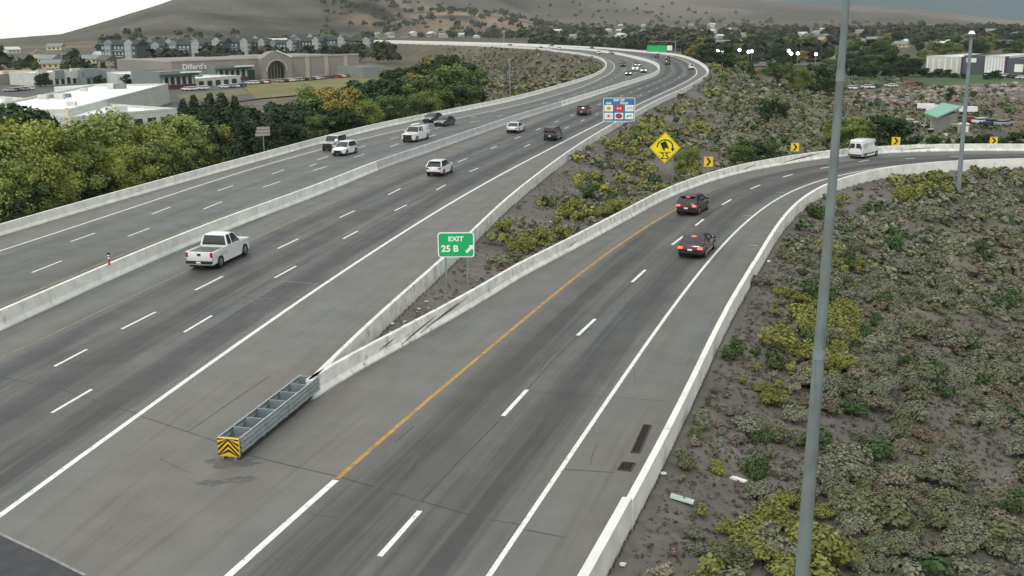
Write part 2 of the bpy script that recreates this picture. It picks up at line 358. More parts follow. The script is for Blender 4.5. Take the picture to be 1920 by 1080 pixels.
R1A = np.interp(COLX, [0,350,700,1000,2300], [2400,2400,3200,4600,4600])
CREST = CH+R1A*((40.3-.00965*(COLX-960))-SKYY)/2015.
COLA = np.arctan((COLX-960)/2015.)
def vnoise(X, Y, sc, seed=0, octv=4):
    out = np.zeros(X.shape); amp = 1.; r = np.random.default_rng(seed)
    for o in range(octv):
        T = r.random((64, 64)); x = X/sc; y = Y/sc; xi = np.floor(x).astype(int); yi = np.floor(y).astype(int); fx = x-xi; fy = y-yi
        fx = fx*fx*(3-2*fx); fy = fy*fy*(3-2*fy); xi %= 64; yi %= 64; x1 = (xi+1) % 64; y1 = (yi+1) % 64
        out += amp*((T[xi, yi]*(1-fx)+T[x1, yi]*fx)*(1-fy)+(T[xi, y1]*(1-fx)+T[x1, y1]*fx)*fy-.5); amp *= .5; sc *= .5
    return out
VZ = -8.
def far_z(X, Y):
    r = np.hypot(X, Y); az = np.clip(np.arctan2(X, Y), COLA[0], COLA[-1])
    cz = np.interp(az, COLA, CREST); r1 = np.interp(az, COLA, R1A); r0 = np.interp(az, COLA[[0, 4, 6, 7, 13]], [1250, 1150, 1500, 2500, 2500])
    t = ss(r, r0, r1*1.0)
    z = VZ+(cz-VZ)*(.55*t+.45*ss(r, r0, r1)**.6*t)
    z = np.where(r > r1, cz-(r-r1)*.12, z)
    amp = np.clip(np.abs(cz-VZ), 6, 60)*.16*ss(r, r0, r0+900)*(1-ss(r, r1*.86, r1))
    z = z+amp*vnoise(X, Y, 420, 3, 5)*2
    # low tan ridge in front
    px = 960+2015*np.tan(az); bump = np.interp(px, [520, 640, 760, 850, 950, 1040, 1090], [0, 24, 44, 47, 38, 12, 0])
    b = VZ+bump*ss(r, 1700, 2300)*(1-ss(r, 2500, 2900)*.8)
    return np.where(bump > .01, np.maximum(z, b), z)
def slope_dist(X, Y):
    dM = poly_dist(X, Y, np.vstack([E_L])); d1 = poly_dist(X, Y, E_1b); d2 = poly_dist(X, Y, E_2b); d3 = poly_dist(X, Y, E_3)
    ins = inside(X, Y, PM) | inside(X, Y, PR)
    d = np.minimum(np.minimum(dM, d1), np.minimum(d2, d3)); return np.where(ins, -d, d), d1, d2, dM, d3
def hz(X, Y, full=False):
    X = np.atleast_1d(np.asarray(X, float)); Y = np.atleast_1d(np.asarray(Y, float))
    d, d1, d2, dM, d3 = slope_dist(X, Y); zf = far_z(X, Y)
    left = dM < np.minimum(d1, np.minimum(d2, d3))
    sl = np.where(left, .42, .24)
    dd = np.maximum(d-.5, 0)
    cap = np.where(left, dd*sl, np.where(dd < 14, dd*sl, 14*sl+(dd-14)*.09))
    far = ss(np.hypot(X, Y), 250, 420); cap = cap*(1-far)+dd*np.maximum(sl, .3)*far
    z = np.clip(zf, -cap, cap)-.06
    bump = ss(d, .8, 3)*(vnoise(X, Y, 3.1, 5, 3)*.22+vnoise(X, Y, 17, 6, 3)*.5)*(1-ss(np.hypot(X, Y), 160, 300)*.7)
    z = np.where(d < .0, -.32, z+bump)
    return (z, d, left) if full else z
def TG(px, py, dz=0., zlo=VZ):
    """point of the terrain seen at a pixel"""
    d = ray(px, py); d = d/np.linalg.norm(d); ts = np.concatenate([np.arange(15, 400, .5), np.arange(400, 5000, 6.)])
    P = np.array([0, 0, CH])+ts[:, None]*d; h = hz(P[:, 0], P[:, 1])+dz; k = np.argmax(P[:, 2] < h)
    a, b = P[k-1], P[k]; q = (a+b)/2; return Vector((q[0], q[1], float(hz(q[0], q[1])[0])))
azs = np.concatenate([np.linspace(-math.pi, -R(46), 46)[:-1], np.linspace(-R(46), -R(30), 40)[:-1], np.linspace(-R(30), R(30), 520), np.linspace(R(30), R(46), 40)[1:], np.linspace(R(46), math.pi, 46)[1:]])
rs = np.concatenate([[.01, 8, 14, 20], np.geomspace(24, 5500, 450)])
AA, RR = np.meshgrid(azs, rs); TX = RR*np.sin(AA); TY = RR*np.cos(AA)
TZ, TD, TL = hz(TX.ravel(), TY.ravel(), True); TX = TX.ravel(); TY = TY.ravel()
def ellipse(px, py, rx, ry, X, Y, PX, PY): return np.clip(1.3-np.hypot((PX-px)/rx, (PY-py)/ry), 0, 1)
rr = np.hypot(TX, TY)
def project(X, Y, Z):
    v = np.stack([X, Y, Z-CH], -1); xr = v@np.array(rt); yu = v@np.array(up); zf = np.maximum(v@np.array(fw), 1e-3)
    return 960+F*xr/zf, 540-F*yu/zf
n1 = vnoise(TX, TY, 9, 11, 4)[:, None]; n2 = vnoise(TX, TY, 90, 12, 5)[:, None]; n3 = vnoise(TX, TY, 500, 13, 5)[:, None]
dirt = np.array([.132,.124,.110]); olive = np.array([.105,.104,.072]); brown = np.array([.145,.118,.088])
col = dirt*(1+.25*n1)+0*rr[:, None]
w = ss(TD, 5, 22)[:, None]*(1-TL[:, None]*.3); col = col*(1-w*.6)+(olive*(.9+.3*n1))*w*.6
w = np.clip(.5+1.6*n2, 0, 1)*ss(TD, 6, 30)[:, None]; col = col*(1-w*.5)+brown*w*.5
w = ss(rr, 300, 600)[:, None]; valley = np.array([.105,.090,.068])*(1+.5*n2)+np.array([-.02,.0,-.01])*n3; col = col*(1-w)+valley*w
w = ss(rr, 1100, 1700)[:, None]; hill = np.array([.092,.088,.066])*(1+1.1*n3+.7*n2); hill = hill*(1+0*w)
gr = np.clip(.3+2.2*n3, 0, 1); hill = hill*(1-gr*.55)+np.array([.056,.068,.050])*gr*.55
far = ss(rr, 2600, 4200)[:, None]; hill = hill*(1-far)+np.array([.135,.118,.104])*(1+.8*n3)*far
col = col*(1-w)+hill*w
azz = np.arctan2(TX, TY); pxx = 960+2015*np.tan(np.clip(azz, -1, 1))
w = (np.exp(-((rr-2250)/330)**2)*ss(pxx, 610, 700)*(1-ss(pxx, 1000, 1080)))[:, None]*np.clip(.75+2.4*n2, 0, 1); col = col*(1-w)+np.array([.235,.175,.115])*(1+.5*n2)*w
w = (np.exp(-((rr-1350)/220)**2)*(1-ss(pxx, 250, 420)))[:, None]*np.clip(.5+2*n2, 0, 1); col = col*(1-w*.7)+np.array([.17,.15,.09])*w*.7
col = np.clip(col, .012, .5)
nA, nR = len(azs), len(rs); ii, jj = np.meshgrid(np.arange(nR-1), np.arange(nA-1), indexing='ij')
a0 = (ii*nA+jj).ravel(); TF = np.stack([a0, a0+1, a0+nA+1, a0+nA], -1)[:, ::-1]
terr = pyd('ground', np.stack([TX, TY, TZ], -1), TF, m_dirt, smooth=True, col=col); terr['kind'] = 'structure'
bm = bmesh.new(); bm.from_mesh(terr.data); bm.faces.ensure_lookup_table()
if bm.faces[len(bm.faces)//2].normal.z < 0: bmesh.ops.reverse_faces(bm, faces=bm.faces[:])
bm.to_mesh(terr.data); bm.free()

# ------------------------------------------------------------------ concrete barriers
ROADS = bpy.data.objects
def barrier(P, prof, cuts, label, mats, name='concrete_barrier', step=None, gap=.035):
    """prof: (lateral, z) outline, + = right of travel; cuts: arc positions where one section ends"""
    S = arclen(P); root = empty(name, (P[0][0], P[0][1], 0), 0, label, 'barrier', None); o0 = np.array([P[0][0], P[0][1]])
    T = tangents(P); Nn = np.stack([T[:, 1], -T[:, 0]], -1)
    cuts = [c for c in cuts if 0 < c < S[-1]]; ends = [0]+cuts+[S[-1]]
    for k in range(len(ends)-1):
        a, b = ends[k]+gap/2, ends[k+1]-gap/2
        ss_ = np.unique(np.concatenate([[a], S[(S > a+.3) & (S < b-.3)], [b]]))
        c = at_s(P, ss_, S)-o0; nn = np.stack([np.interp(ss_, S, Nn[:, 0]), np.interp(ss_, S, Nn[:, 1])], -1); n = len(prof); V = []
        jit = random.uniform(-.012, .012)
        for i in range(len(ss_)):
            for (l, z) in prof: V.append((c[i][0]+nn[i][0]*(l+jit), c[i][1]+nn[i][1]*(l+jit), z))
        Fc = [(i*n+j, i*n+(j+1) % n, (i+1)*n+(j+1) % n, (i+1)*n+j) for i in range(len(ss_)-1) for j in range(n)]
        Fc += [tuple(range(n)), tuple(range(len(V)-1, len(V)-n-1, -1))]
        m = mats(k, (a+b)/2) if callable(mats) else mats
        o = pyd('barrier_section', V, Fc, m, root)
        bm = bmesh.new(); bm.from_mesh(o.data); bmesh.ops.recalc_face_normals(bm, faces=bm.faces[:]); bm.to_mesh(o.data); bm.free()
    return root
def s_at(P, px, py, z=0.):
    q = G(px, py, z); return float(arclen(P)[np.argmin(np.linalg.norm(P-q, axis=1))])
def every(P, a, near=30., k=.22):
    S = arclen(P); out = []; s = a
    while s < S[-1]-10:
        out.append(s); q = at_s(P, s, S); s += max(near, k*np.hypot(*q))
    return out
PRL = [(0, -.3), (0, .08), (-.13, .30), (-.19, BH), (-.40, BH), (-.44, -1.3)]
PRM = [(0, -.3), (0, .08), (-.13, .33), (-.20, 1.0), (-.42, 1.0), (-.49, .33), (-MW, .08), (-MW, -.3)]
cm1, cm2 = s_at(MR, 712, 318), s_at(MR, 1054, 200)
medc = [c for c in every(MR, 14, 12) if abs(c-cm1) > 12 and abs(c-cm2) > 20]+[cm1, cm2]; medc.sort()
barrier(MR, PRM, medc, 'long pale concrete median barrier between the two carriageways with one greyer length', lambda k, s: m_bar2 if cm1 < s < cm2 else m_bar, 'median_barrier')
barrier(L1, PRL, every(L1, 22, 14), 'concrete barrier along the far left edge of the freeway beside the trees', m_bar)
R1f = R1t
barrier(R1f, [(-.30, -.3), (-.30, .08), (-.12, .30), (0, BH), (.22, BH), (.27, -1.4)], every(R1t, 7.5, 9, .16), 'stained concrete barrier between the main carriageway and the shrubby gore', m_bar3)
barrier(R2, [(0, -.3), (0, .08), (-.13, .30), (-.19, BH), (-.41, BH), (-.46, -1.3)], every(R2, 8.5, 16, .2), 'concrete barrier on the left side of the exit ramp with black scuff marks', m_bar3)
cR = s_at(R3t, 1142, 992, BH)
R3n = R3t[arclen(R3t) <= cR+2.2]; R3f = R3t[arclen(R3t) >= cR+.2]
barrier(R3f, [(-.12, -.3), (-.12, .08), (-.05, .30), (0, BH), (.25, BH), (.27, -1.4)], every(R3f, 12, 12, .2), 'white concrete barrier along the right side of the exit ramp above the brush slope', m_bar)
barrier(offset(R3n, -.10), [(-.12, -.3), (-.10, .08), (-.03, .30), (0, .93), (.30, .93), (.32, -1.4)], [], 'lower pale concrete barrier end section at the bottom edge of the ramp', m_bar)
# solid nose where the two barriers meet
k1 = int(np.argmin(np.linalg.norm(R1t-G(632, 655, BH), axis=1))); k2 = int(np.argmin(np.linalg.norm(R2-G(650, 708), axis=1)))
pl = [tuple(p) for p in offset(R1t, .1)[:k1+1]]+[tuple(p) for p in offset(R2, -.3)[:k2+1]][::-1]
b_ = MB().prism([(x-nose[0], y-nose[1]) for x, y in pl], -.2, BH-.012, 'z')
tag(b_.build('barrier_nose', m_bar3, None, loc=(nose[0], nose[1], 0)), 'solid white concrete block where the two gore barriers join behind the crash cushion', 'barrier')
# scuffs and broken patches are in the material; rubble by the nose below

# ------------------------------------------------------------------ painted lines, joints
def strip(name, P, w, z, m, parent, s0=None, s1=None, step=None):
    S = arclen(P); s0 = 0 if s0 is None else s0; s1 = S[-1] if s1 is None else s1
    ssx = np.linspace(s0, s1, max(2, int((s1-s0)/(step or 2.0))+1)); c = at_s(P, ssx, S)
    T = np.gradient(c, axis=0); T /= np.linalg.norm(T, axis=1)[:, None]; nn = np.stack([T[:, 1], -T[:, 0]], -1)
    W = np.broadcast_to(np.asarray(w, float), (len(c),)) if not callable(w) else np.array([w(q) for q in c])
    V = np.concatenate([np.c_[c-nn*W[:, None]/2, np.full(len(c), z)], np.c_[c+nn*W[:, None]/2, np.full(len(c), z)]]); n = len(c)
    return pyd(name, V, [(i, n+i, n+i+1, i+1) for i in range(n-1)], m, parent)
OBJ = bpy.data.objects
rm, ro, rr_, rg, rl, rsR, rsO = (OBJ[n] for n in ('main_carriageway', 'opposite_carriageway', 'ramp_carriageway', 'gore_shoulder', 'ramp_left_shoulder', 'ramp_right_shoulder', 'opposite_shoulder'))
LW = .20
strip('edge_line', WM, .24, .006, m_white, rm); strip('edge_line', WO, .17, .006, m_white, ro)
cy = s_at(YR, 637, 892); ce = s_at(YR, 1275, 388)
strip('edge_line', YR, .25, .006, m_white, rr_, 0, cy-.1); strip('yellow_edge_line', YR, .20, .006, m_yell, rr_, cy, ce)
strip('edge_line', WR, .18, .006, m_white, rr_)
YM = curve([(0,672),(175,590),(350,508),(520,428),(650,368)], sig=2); YO = curve([(0,574),(140,515),(300,448),(400,412),(520,366)], sig=2)
strip('yellow_edge_line', YM, .15, .006, m_yell2, rm); strip('yellow_edge_line', YO, .16, .006, m_yell2, ro)
def dash(p0, p1, parent, w=.16):
    a, b = G(*p0), G(*p1); return strip('lane_dash', np.array([a, b]), w, .006, m_white, parent, step=9)
for a, b in [((97,774),(172,730)),((345,623),(397,592)),((515,521),(555,499)),((643,448),(671,433)),((740,395),(763,384)),((818,356),(836,346.5)),((880,322),(897,315)),
             ((102,687),(163,655)),((228,617),(292,585)),((366,544),(418,518)),((521,466),(559,448)),((637,408),(665,395)),((728,365),(751,353.5)),((858,304),(876,297))]: dash(a, b, rm)
for a, b in [((712,1043),(787,958)),((943,780),(988,731)),((1083,629),(1116,598)),((1185,529),(1210,506)),((1260,459),(1281,443)),((1304,423),(1319,411)),((1354,384),(1371,374)),((1408,354),(1425,347)),((1468,332),(1486,327)),((1538,316),(1556,312.5)),((1610,303),(1630,300)),((1697,297.5),(1716,296.5)),((1782,293.5),(1803,293))]: dash(a, b, rr_, .19)
for a, b in [((133,453),(178,437)),((60,511),(116,489)),((285,401),(320,388)),((240,443),(280,428)),((382,392),(416,378)),((408,358),(437,348)),((493,351),(526,340)),((510,326),(533,318)),((587,320),(613,312)),((595,300),(615,293)),((580,312),(593,307)),((663,295),(683,289)),((732,275),(747,269.5)),((732,261),(748,257)),((672,277),(686,273)),((880,230),(901,226)),((882,220),(893,217.5)),((920,210.5),(932,208)),((932,218.5),(943,216)),((803,257),(817,253)),((815,241),(830,237.5))]: dash(a, b, ro, .15)
def dashes(P, off, y0, parent, ph=0.):
    Q = offset(P, off); S = arclen(Q); s = S[np.argmax(Q[:, 1] > y0)]+ph; n = 0
    while s < S[-1]-10 and n < 46:
        strip('lane_dash', Q, .15, .006, m_white, parent, s, s+3.05, 1.6); s += 12.19; n += 1
dashes(WM, -3.75, 133, rm, 3); dashes(WM, -7.5, 133, rm, 0)
dashes(WO, 3.75, 205, ro, 4); dashes(WO, 7.5, 200, ro, 0)
def pline(name, pts, w, m, parent, z=.0045): return strip(name, np.array([G(*p) for p in pts]), w, z, m, parent, step=1.)
for pts, w, p in [([(0,707),(105,727),(255,775)],.05,rm), ([(255,777),(352,810),(420,833)],.05,rg), ([(352,810),(430,756),(505,705)],.05,rg), ([(452,850),(540,872),(632,893)],.055,rg),
                  ([(640,895),(790,940),(905,972)],.055,rr_), ([(790,940),(870,855),(943,782)],.045,rr_), ([(990,729),(1040,672),(1083,630)],.04,rr_), ([(1117,597),(1185,530)],.035,rr_),
                  ([(1060,880),(1150,886)],.05,rsR), ([(985,993),(1060,1008)],.045,rsR), ([(905,972),(985,985)],.04,rr_),([(1000,735),(1250,752)],.02,rr_)]: pline('slab_joint', pts, w, m_joint, p)
m_scuff = mat('pale_scrape', (.26,.26,.25), .8, .3, 5)
for pts, w in [([(515,527),(560,529),(595,533)],.07), ([(553,556),(575,557)],.06), ([(455,553),(500,554)],.04)]: pline('pale_scrape', pts, w, m_scuff, rm)
# dark asphalt corner beyond the approach slab
q = [G(-260, 905), G(0, 1001), G(70, 1034), G(160, 1079), G(250, 1160), G(-420, 1300)]
o = pyd('asphalt_pavement', [(x, y, .005) for x, y in q], [tuple(range(len(q)))[::-1]], m_asph); o['kind'] = 'structure'
pline('slab_joint', [(-40,985),(0,1001),(70,1034),(160,1079)], .10, m_scuff, o, .009)
def blob(name, px, py, rx, ry, m, parent, z=.0045, n=18, seed=0):
    r = random.Random(seed); c = G(px, py); 
    V = [(c[0]+math.cos(t)*rx*(1+r.uniform(-.35, .35)), c[1]+math.sin(t)*ry*(1+r.uniform(-.35, .35)), z) for t in np.linspace(0, 2*math.pi, n, endpoint=False)]
    return pyd(name, V, [tuple(range(n))], m, parent)
m_stain = mat('oil_stain', (.094,.094,.092), .7, .3, 2.5)
for i, (x, y, a, b) in enumerate([(396,905,.5,.25),(452,899,.55,.3),(435,868,.9,.5),(480,560,1.3,.25),(455,568,.8,.25)]): blob('oil_stain', x, y, a, b, m_stain, rg if i < 3 else rm, seed=i)

# ------------------------------------------------------------------ crash cushion
cu = empty('crash_cushion', (tl[0], tl[1], 0), math.atan2(gd[1], gd[0]), 'galvanised steel crash cushion with yellow and black chevron nose at the gore', 'crash cushion')
m_yel = mat('reflective_yellow', (.80,.52,.02), .45, .05); m_yel2 = mat('sign_yellow', (.90,.74,.01), .45, .04)
CL = float(np.linalg.norm(nose-tl))+.1; W2 = .43; ZT = .86
for sgn in (-1, 1):
    nb = 7
    for i in range(nb):                         # overlapping corrugated fender panels
        a, b = .12+(CL-.3)*i/nb, .12+(CL-.3)*(i+1)/nb+.06; y0 = sgn*(W2-.012*(i % 2))
        pr = [(0, .22), (.07, .29), (.0, .36), (.0, .42), (.07, .49), (0, .56), (0, .62), (.07, .69), (0, .76), (0, .82)]
        V = [(x, y0+sgn*l, z) for x in (a, b) for l, z in pr]; n = len(pr)
        pyd('fender_panel', V, [(j, j+1, n+j+1, n+j) for j in range(n-1)], m_galv, cu)
    MB().box(.1, CL-.1, sgn*W2-.03, sgn*W2+.03, ZT-.04, ZT).build('top_rail', m_galv, cu)
for i in range(8):
    x = .15+(CL-.4)*i/7
    MB().box(x-.035, x+.035, -W2+.04, W2-.04, .10, ZT-.012).build('diaphragm', m_galvd, cu)
MB().box(.1, CL-.1, -.12, .12, .004, .12).build('track', m_galvd, cu)
MB().box(.08, CL-.1, -W2+.02, W2-.02, .125, .14).build('energy_cartridge_tray', mat('cartridge_dark', (.03,.035,.035), .8), cu)
MB().box(0, .09, -.44, .44, .12, ZT).build('nose_panel', m_yel, cu, bevel=.02)
for i in range(6):
    z0 = -.28+i*.22
    for sgn in (-1, 1):                          # chevron bands clipped to the panel
        P = [(0, z0+.60), (sgn*.425, z0+.17), (sgn*.425, z0+.28), (0, z0+.71)]
        Q = []
        for (y, z) in P: Q.append((y, min(max(z, .14), ZT-.02)))
        if max(z for _, z in Q)-min(z for _, z in Q) < .06: continue
        b = MB().prism(Q, -.012, -.004, 'x').build('chevron_band', m_black, cu)
for y in (-.3, .22): MB().box(-.02, .3, y, y+.08, 0, .12).build('foot', m_galvd, cu)

# ------------------------------------------------------------------ drain grates
def grate(quad, label, nb):
    P = [G(*p) for p in quad]; c = sum(P)/4; root = empty('drain_grate', (c[0], c[1], 0), 0, label, 'drain')
    q = [p-c for p in P]
    pyd('pit', [(x, y, .004) for x, y in q], [(0, 1, 2, 3)], mat('drain_pit', (.012,.011,.011), .95), root)
    fr = MB(); bars = MB()
    for i in range(4):
        a, b = q[i], q[(i+1) % 4]; fr.bar((*a, .01), (*b, .01), .035, n=4)
    fr.build('frame', mat('grate_iron', (.06,.045,.042), .7), root)
    for k in range(1, nb):
        t = k/nb; a = q[0]*(1-t)+q[3]*t; b = q[1]*(1-t)+q[2]*t; bars.bar((*a, .008), (*b, .008), .008, n=4)
    bars.build('bars', mat('grate_iron2', (.04,.022,.022), .8), root)
grate([(1183,849),(1199,850),(1221,798),(1207,797)], 'long narrow iron drain grate in the ramp shoulder beside the white barrier', 24)
grate([(1158,881),(1182,884),(1191,869),(1167,867)], 'small square drain opening in the ramp shoulder below the long grate', 7)

# ------------------------------------------------------------------ signs
def hgt(px, py, pos):
    d = ray(px, py); return CH+d[2]*math.hypot(pos[0], pos[1])/math.hypot(d[0], d[1])
def text(s, size, m, parent, x, z, name='lettering', bold=0., sx=1., y=-.03):
    c = bpy.data.curves.new('t', 'FONT'); c.body = s; c.size = size; c.align_x = 'CENTER'; c.align_y = 'CENTER'; c.offset = bold; c.extrude = .004
    o = bpy.data.objects.new('t', c); C.objects.link(o); bpy.context.view_layer.update()
    me = bpy.data.meshes.new_from_object(o); bpy.data.objects.remove(o); me.materials.clear(); me.materials.append(m)
    t = bpy.data.objects.new(name, me); link(t, parent); t.location = (x, y, z); t.rotation_euler = (math.pi/2, 0, 0); t.scale = (sx, 1, 1); return t
def rrect(w, h, r, n=5):
    P = []
    for cx, cz, a in ((w/2-r, h/2-r, 0), (-w/2+r, h/2-r, 90), (-w/2+r, -h/2+r, 180), (w/2-r, -h/2+r, 270)):
        for k in range(n+1): P.append((cx+r*math.cos(R(a+90*k/n)), cz+r*math.sin(R(a+90*k/n))))
    return P
def plate(P, y0, y1, name, m, parent, off=(0, 0)): return MB().prism([(a+off[0], b+off[1]) for a, b in P], y0, y1, 'y').build(name, m, parent)
m_green = mat('sign_green', (.004,.42,.12), .4, .04); m_swhite = mat('sign_white', (.85,.87,.85), .4, .03); m_blue = mat('sign_blue', (.03,.19,.38), .4, .05)
# exit sign: board 68 px wide at its own place in the gore
b = TG(857, 547); rz = math.atan2(b.x, b.y)*-1.0-R(4)
wE = 68/F*math.hypot(math.hypot(b.x, b.y), CH-1)*1.0; hE = wE*.70; zc = hgt(855, 459, b)-b.z
es = empty('exit_sign', b, rz, 'green EXIT 25 B gore sign with white arrow on two posts', 'road sign')
for x in (-.29*wE, .31*wE): MB().bar((x, .06, -.4), (x, .06, zc+hE*.42), .055, .05).build('post', m_post, es)
plate(rrect(wE, hE, .2), -.015, .015, 'panel', m_swhite, es, (0, zc)); plate(rrect(wE-.13, hE-.13, .15), -.024, -.0155, 'green_face', m_green, es, (0, zc))
text('EXIT', .40, m_swhite, es, .0, zc+hE*.23, bold=.012, sx=1.15); text('25 B', .56, m_swhite, es, -.17*wE, zc-hE*.16, bold=.018, sx=1.02)
A = [(-.08,-.34),(.30,.04),(.40,-.06),(.44,.34),(.04,.30),(.14,.20),(-.24,-.18)]
plate([(a*.78, c*.78) for a, c in A], -.034, -.025, 'arrow', m_swhite, es, (.34*wE-.02, zc-hE*.17))
# rollover warning
b = TG(1245, 344); rz = -math.atan2(b.x, b.y); k = math.hypot(math.hypot(b.x, b.y), CH)/F; zc = hgt(1245, 277, b)-b.z; hd = 30.5*k
ws = empty('warning_sign', b, rz, 'yellow diamond truck rollover curve sign with speed 25 on two posts', 'road sign')
for x in (-15*k, 15*k): MB().bar((x, .07, -.5), (x, .07, zc+.2), .06, .055).build('post', m_post, ws)
D = [(0, hd), (-hd*.97, 0), (0, -hd), (hd*.97, 0)]
plate(D, -.015, .015, 'panel', m_black, ws, (0, zc)); plate([(a*.96, c*.96) for a, c in D], -.02, -.0155, 'yellow_face', m_yel2, ws, (0, zc))
plate([(a*.90, c*.90) for a, c in D], -.0225, -.0205, 'border', m_black, ws, (0, zc)); plate([(a*.87, c*.87) for a, c in D], -.026, -.023, 'inner_face', m_yel2, ws, (0, zc))
arc = [(math.cos(R(a))*r*hd, math.sin(R(a))*r*hd*.9) for rg_, r in ((range(185, -16, -10), .50), (range(-15, 186, 10), .42)) for a in rg_]
plate(arc, -.034, -.027, 'curved_arrow', m_black, ws, (0, zc+.06*hd))
plate([(.35*hd, -.10*hd), (.47*hd, -.30*hd), (.59*hd, -.06*hd)], -.034, -.027, 'arrow_head', m_black, ws, (0, zc+.05*hd))
tr = [(-.20,-.20),(.16,-.20),(.16,.22),(-.20,.22)]; ca, sa = math.cos(R(24)), math.sin(R(24))
rotp = lambda P: [((a*ca-c*sa)*hd, (a*sa+c*ca)*hd) for a, c in P]
plate(rotp(tr), -.034, -.027, 'truck_symbol', m_black, ws, (-.02*hd, zc+.16*hd))
plate(rotp([(-.19,-.30),(-.10,-.30),(-.10,-.2),(-.19,-.2)]), -.034, -.027, 'wheel_symbol', m_black, ws, (-.02*hd, zc+.16*hd))
plate(rotp([(.07,-.30),(.15,-.30),(.15,-.2),(.07,-.2)]), -.034, -.027, 'wheel_symbol', m_black, ws, (-.02*hd, zc+.16*hd))
plate([(-.36*hd, -.02*hd), (.36*hd, -.02*hd), (.36*hd, .02*hd), (-.36*hd, .02*hd)], -.034, -.027, 'ground_line', m_black, ws, (0, zc-.27*hd))
text('25', hd*.52, m_black, ws, 0, zc-.52*hd, bold=.012)
# blue logo sign
b = TG(1160, 246); rz = -math.atan2(b.x, b.y); k = math.hypot(math.hypot(b.x, b.y), CH)/F; W_, H_ = 58*k, 43*k; zc = hgt(1161, 205.5, b)-b.z
ls = empty('logo_sign', b, rz, 'blue services sign with six coloured logo squares beside the freeway barrier', 'road sign')
for x in (-W_*.3, W_*.3): MB().bar((x, .1, -.6), (x, .1, zc), .09).build('post', m_post, ls)
plate(rrect(W_, H_, .3), -.02, .02, 'panel', m_swhite, ls, (0, zc)); plate(rrect(W_-.16, H_-.16, .24), -.03, -.021, 'blue_face', m_blue, ls, (0, zc))
text('EXIT 25B', H_*.12, m_swhite, ls, 0, zc+H_*.39, bold=.02, y=-.04); text('GAS', H_*.115, m_swhite, ls, -W_*.33, zc+H_*.265, bold=.02, y=-.04); text('FOOD', H_*.115, m_swhite, ls, W_*.16, zc+H_*.265, bold=.02, y=-.04)
lr, ly, lb = mat('logo_red', (.6,.02,.03), .5), mat('logo_orange', (.85,.35,.03), .5), mat('logo_navy', (.03,.04,.16), .5); lt = mat('logo_teal', (.2,.5,.45), .5); lp = mat('logo_pink', (.7,.25,.25), .5); lyy = mat('logo_yellow', (.85,.65,.05), .5)
def circ(r, n=16, sx=1, a=0): return [(math.cos(2*math.pi*i/n)*r*sx*math.cos(a)-math.sin(2*math.pi*i/n)*r*math.sin(a), math.cos(2*math.pi*i/n)*r*sx*math.sin(a)+math.sin(2*math.pi*i/n)*r*math.cos(a)) for i in range(n)]
pw = W_*.27; ph_ = H_*.27
for i, (cx, cz) in enumerate([(-1, .06), (0, .06), (1, .06), (-1, -.27), (0, -.27), (1, -.27)]):
    ox, oz = cx*W_*.325, zc+cz*H_
    lpn = plate(rrect(pw, ph_, .08), -.038, -.031, 'logo_panel', lr if i == 1 else m_swhite, ls, (ox, oz))
    def mk(P, m, d=0, o=(0, 0)): plate([(a*pw, c*ph_) for a, c in P], -.044-d, -.039-d, 'logo_mark', m, lpn, (ox+o[0]*pw, oz+o[1]*ph_))
    if i == 0: mk(circ(.33), lyy); mk(circ(.2, 6), lr, .006); mk(circ(.09, 5), lyy, .012)
    if i == 1: mk([(-.3,-.3),(-.16,.3),(-.02,-.3),(-.16,-.05)], m_swhite); mk([(.02,-.3),(.16,.3),(.3,-.3),(.16,-.05)], m_swhite)
    if i == 2: mk([(-.38,-.02),(.38,.14),(.38,.22),(-.38,.08)], lt); mk([(-.38,-.22),(.38,-.08),(.38,.0),(-.38,-.14)], lp, .006)
    if i == 3: mk(circ(.34), lp); mk(circ(.26), m_swhite, .006); mk(circ(.17, 6), lr, .012)
    if i == 4: mk(circ(.40), lb); mk([(-.42,-.2),(-.1,-.32),(.4,.2),(.12,.34)], lr, .006)
    if i == 5: mk([(-.3,-.14),(-.08,-.14),(-.08,.08),(-.3,.08)], m_black); mk([(-.02,-.1),(.3,-.1),(.3,.12),(-.02,.12)], lyy); mk([(.05,-.02),(.18,-.02),(.18,.18),(.05,.18)], m_black, .006)
# chevron boards along the ramp
for i, (px, py, hw, hh, yb, lab) in enumerate([(1327,303,8,9,322,'first yellow and black chevron board right of the diamond sign'),(1496,276,7,7.5,298,'second chevron board on the curve, left of the tall near pole'),(1679,264.5,7,7,287,'yellow chevron board behind the white van on the ramp'),(1863,264,6,6.5,285,'rightmost small chevron board past the thin lamp pole')]):
    Q_ = offset(R2, -1.1); qx, qy = project(Q_[:, 0], Q_[:, 1], np.zeros(len(Q_))); qm = np.hypot(Q_[:, 0], Q_[:, 1]) > 60; j_ = np.where(qm)[0][np.argmin(np.abs(qx[qm]-px))]; b = Vector((Q_[j_][0], Q_[j_][1], 0))
    zz = hz(b.x, b.y)[0]; b = Vector((b.x, b.y, zz)); k = math.hypot(math.hypot(b.x, b.y), CH)/F; rz = -math.atan2(b.x, b.y); zc = hgt(px, py, b)-b.z
    cs = empty('chevron_sign', b, rz, lab, 'road sign', 'chevron boards on the ramp curve')
    MB().bar((0, .05, -.4), (0, .05, zc), .035).build('post', m_post, cs)
    w, h = hw*k, hh*k
    plate(rrect(2*w, 2*h, .04), -.012, .012, 'panel', m_yel, cs, (0, zc))
    plate([(-.55*w, .82*h), (-.05*w, .82*h), (.62*w, 0), (-.05*w, -.82*h), (-.55*w, -.82*h), (.08*w, 0)], -.02, -.013, 'chevron', m_black, cs, (0, zc))
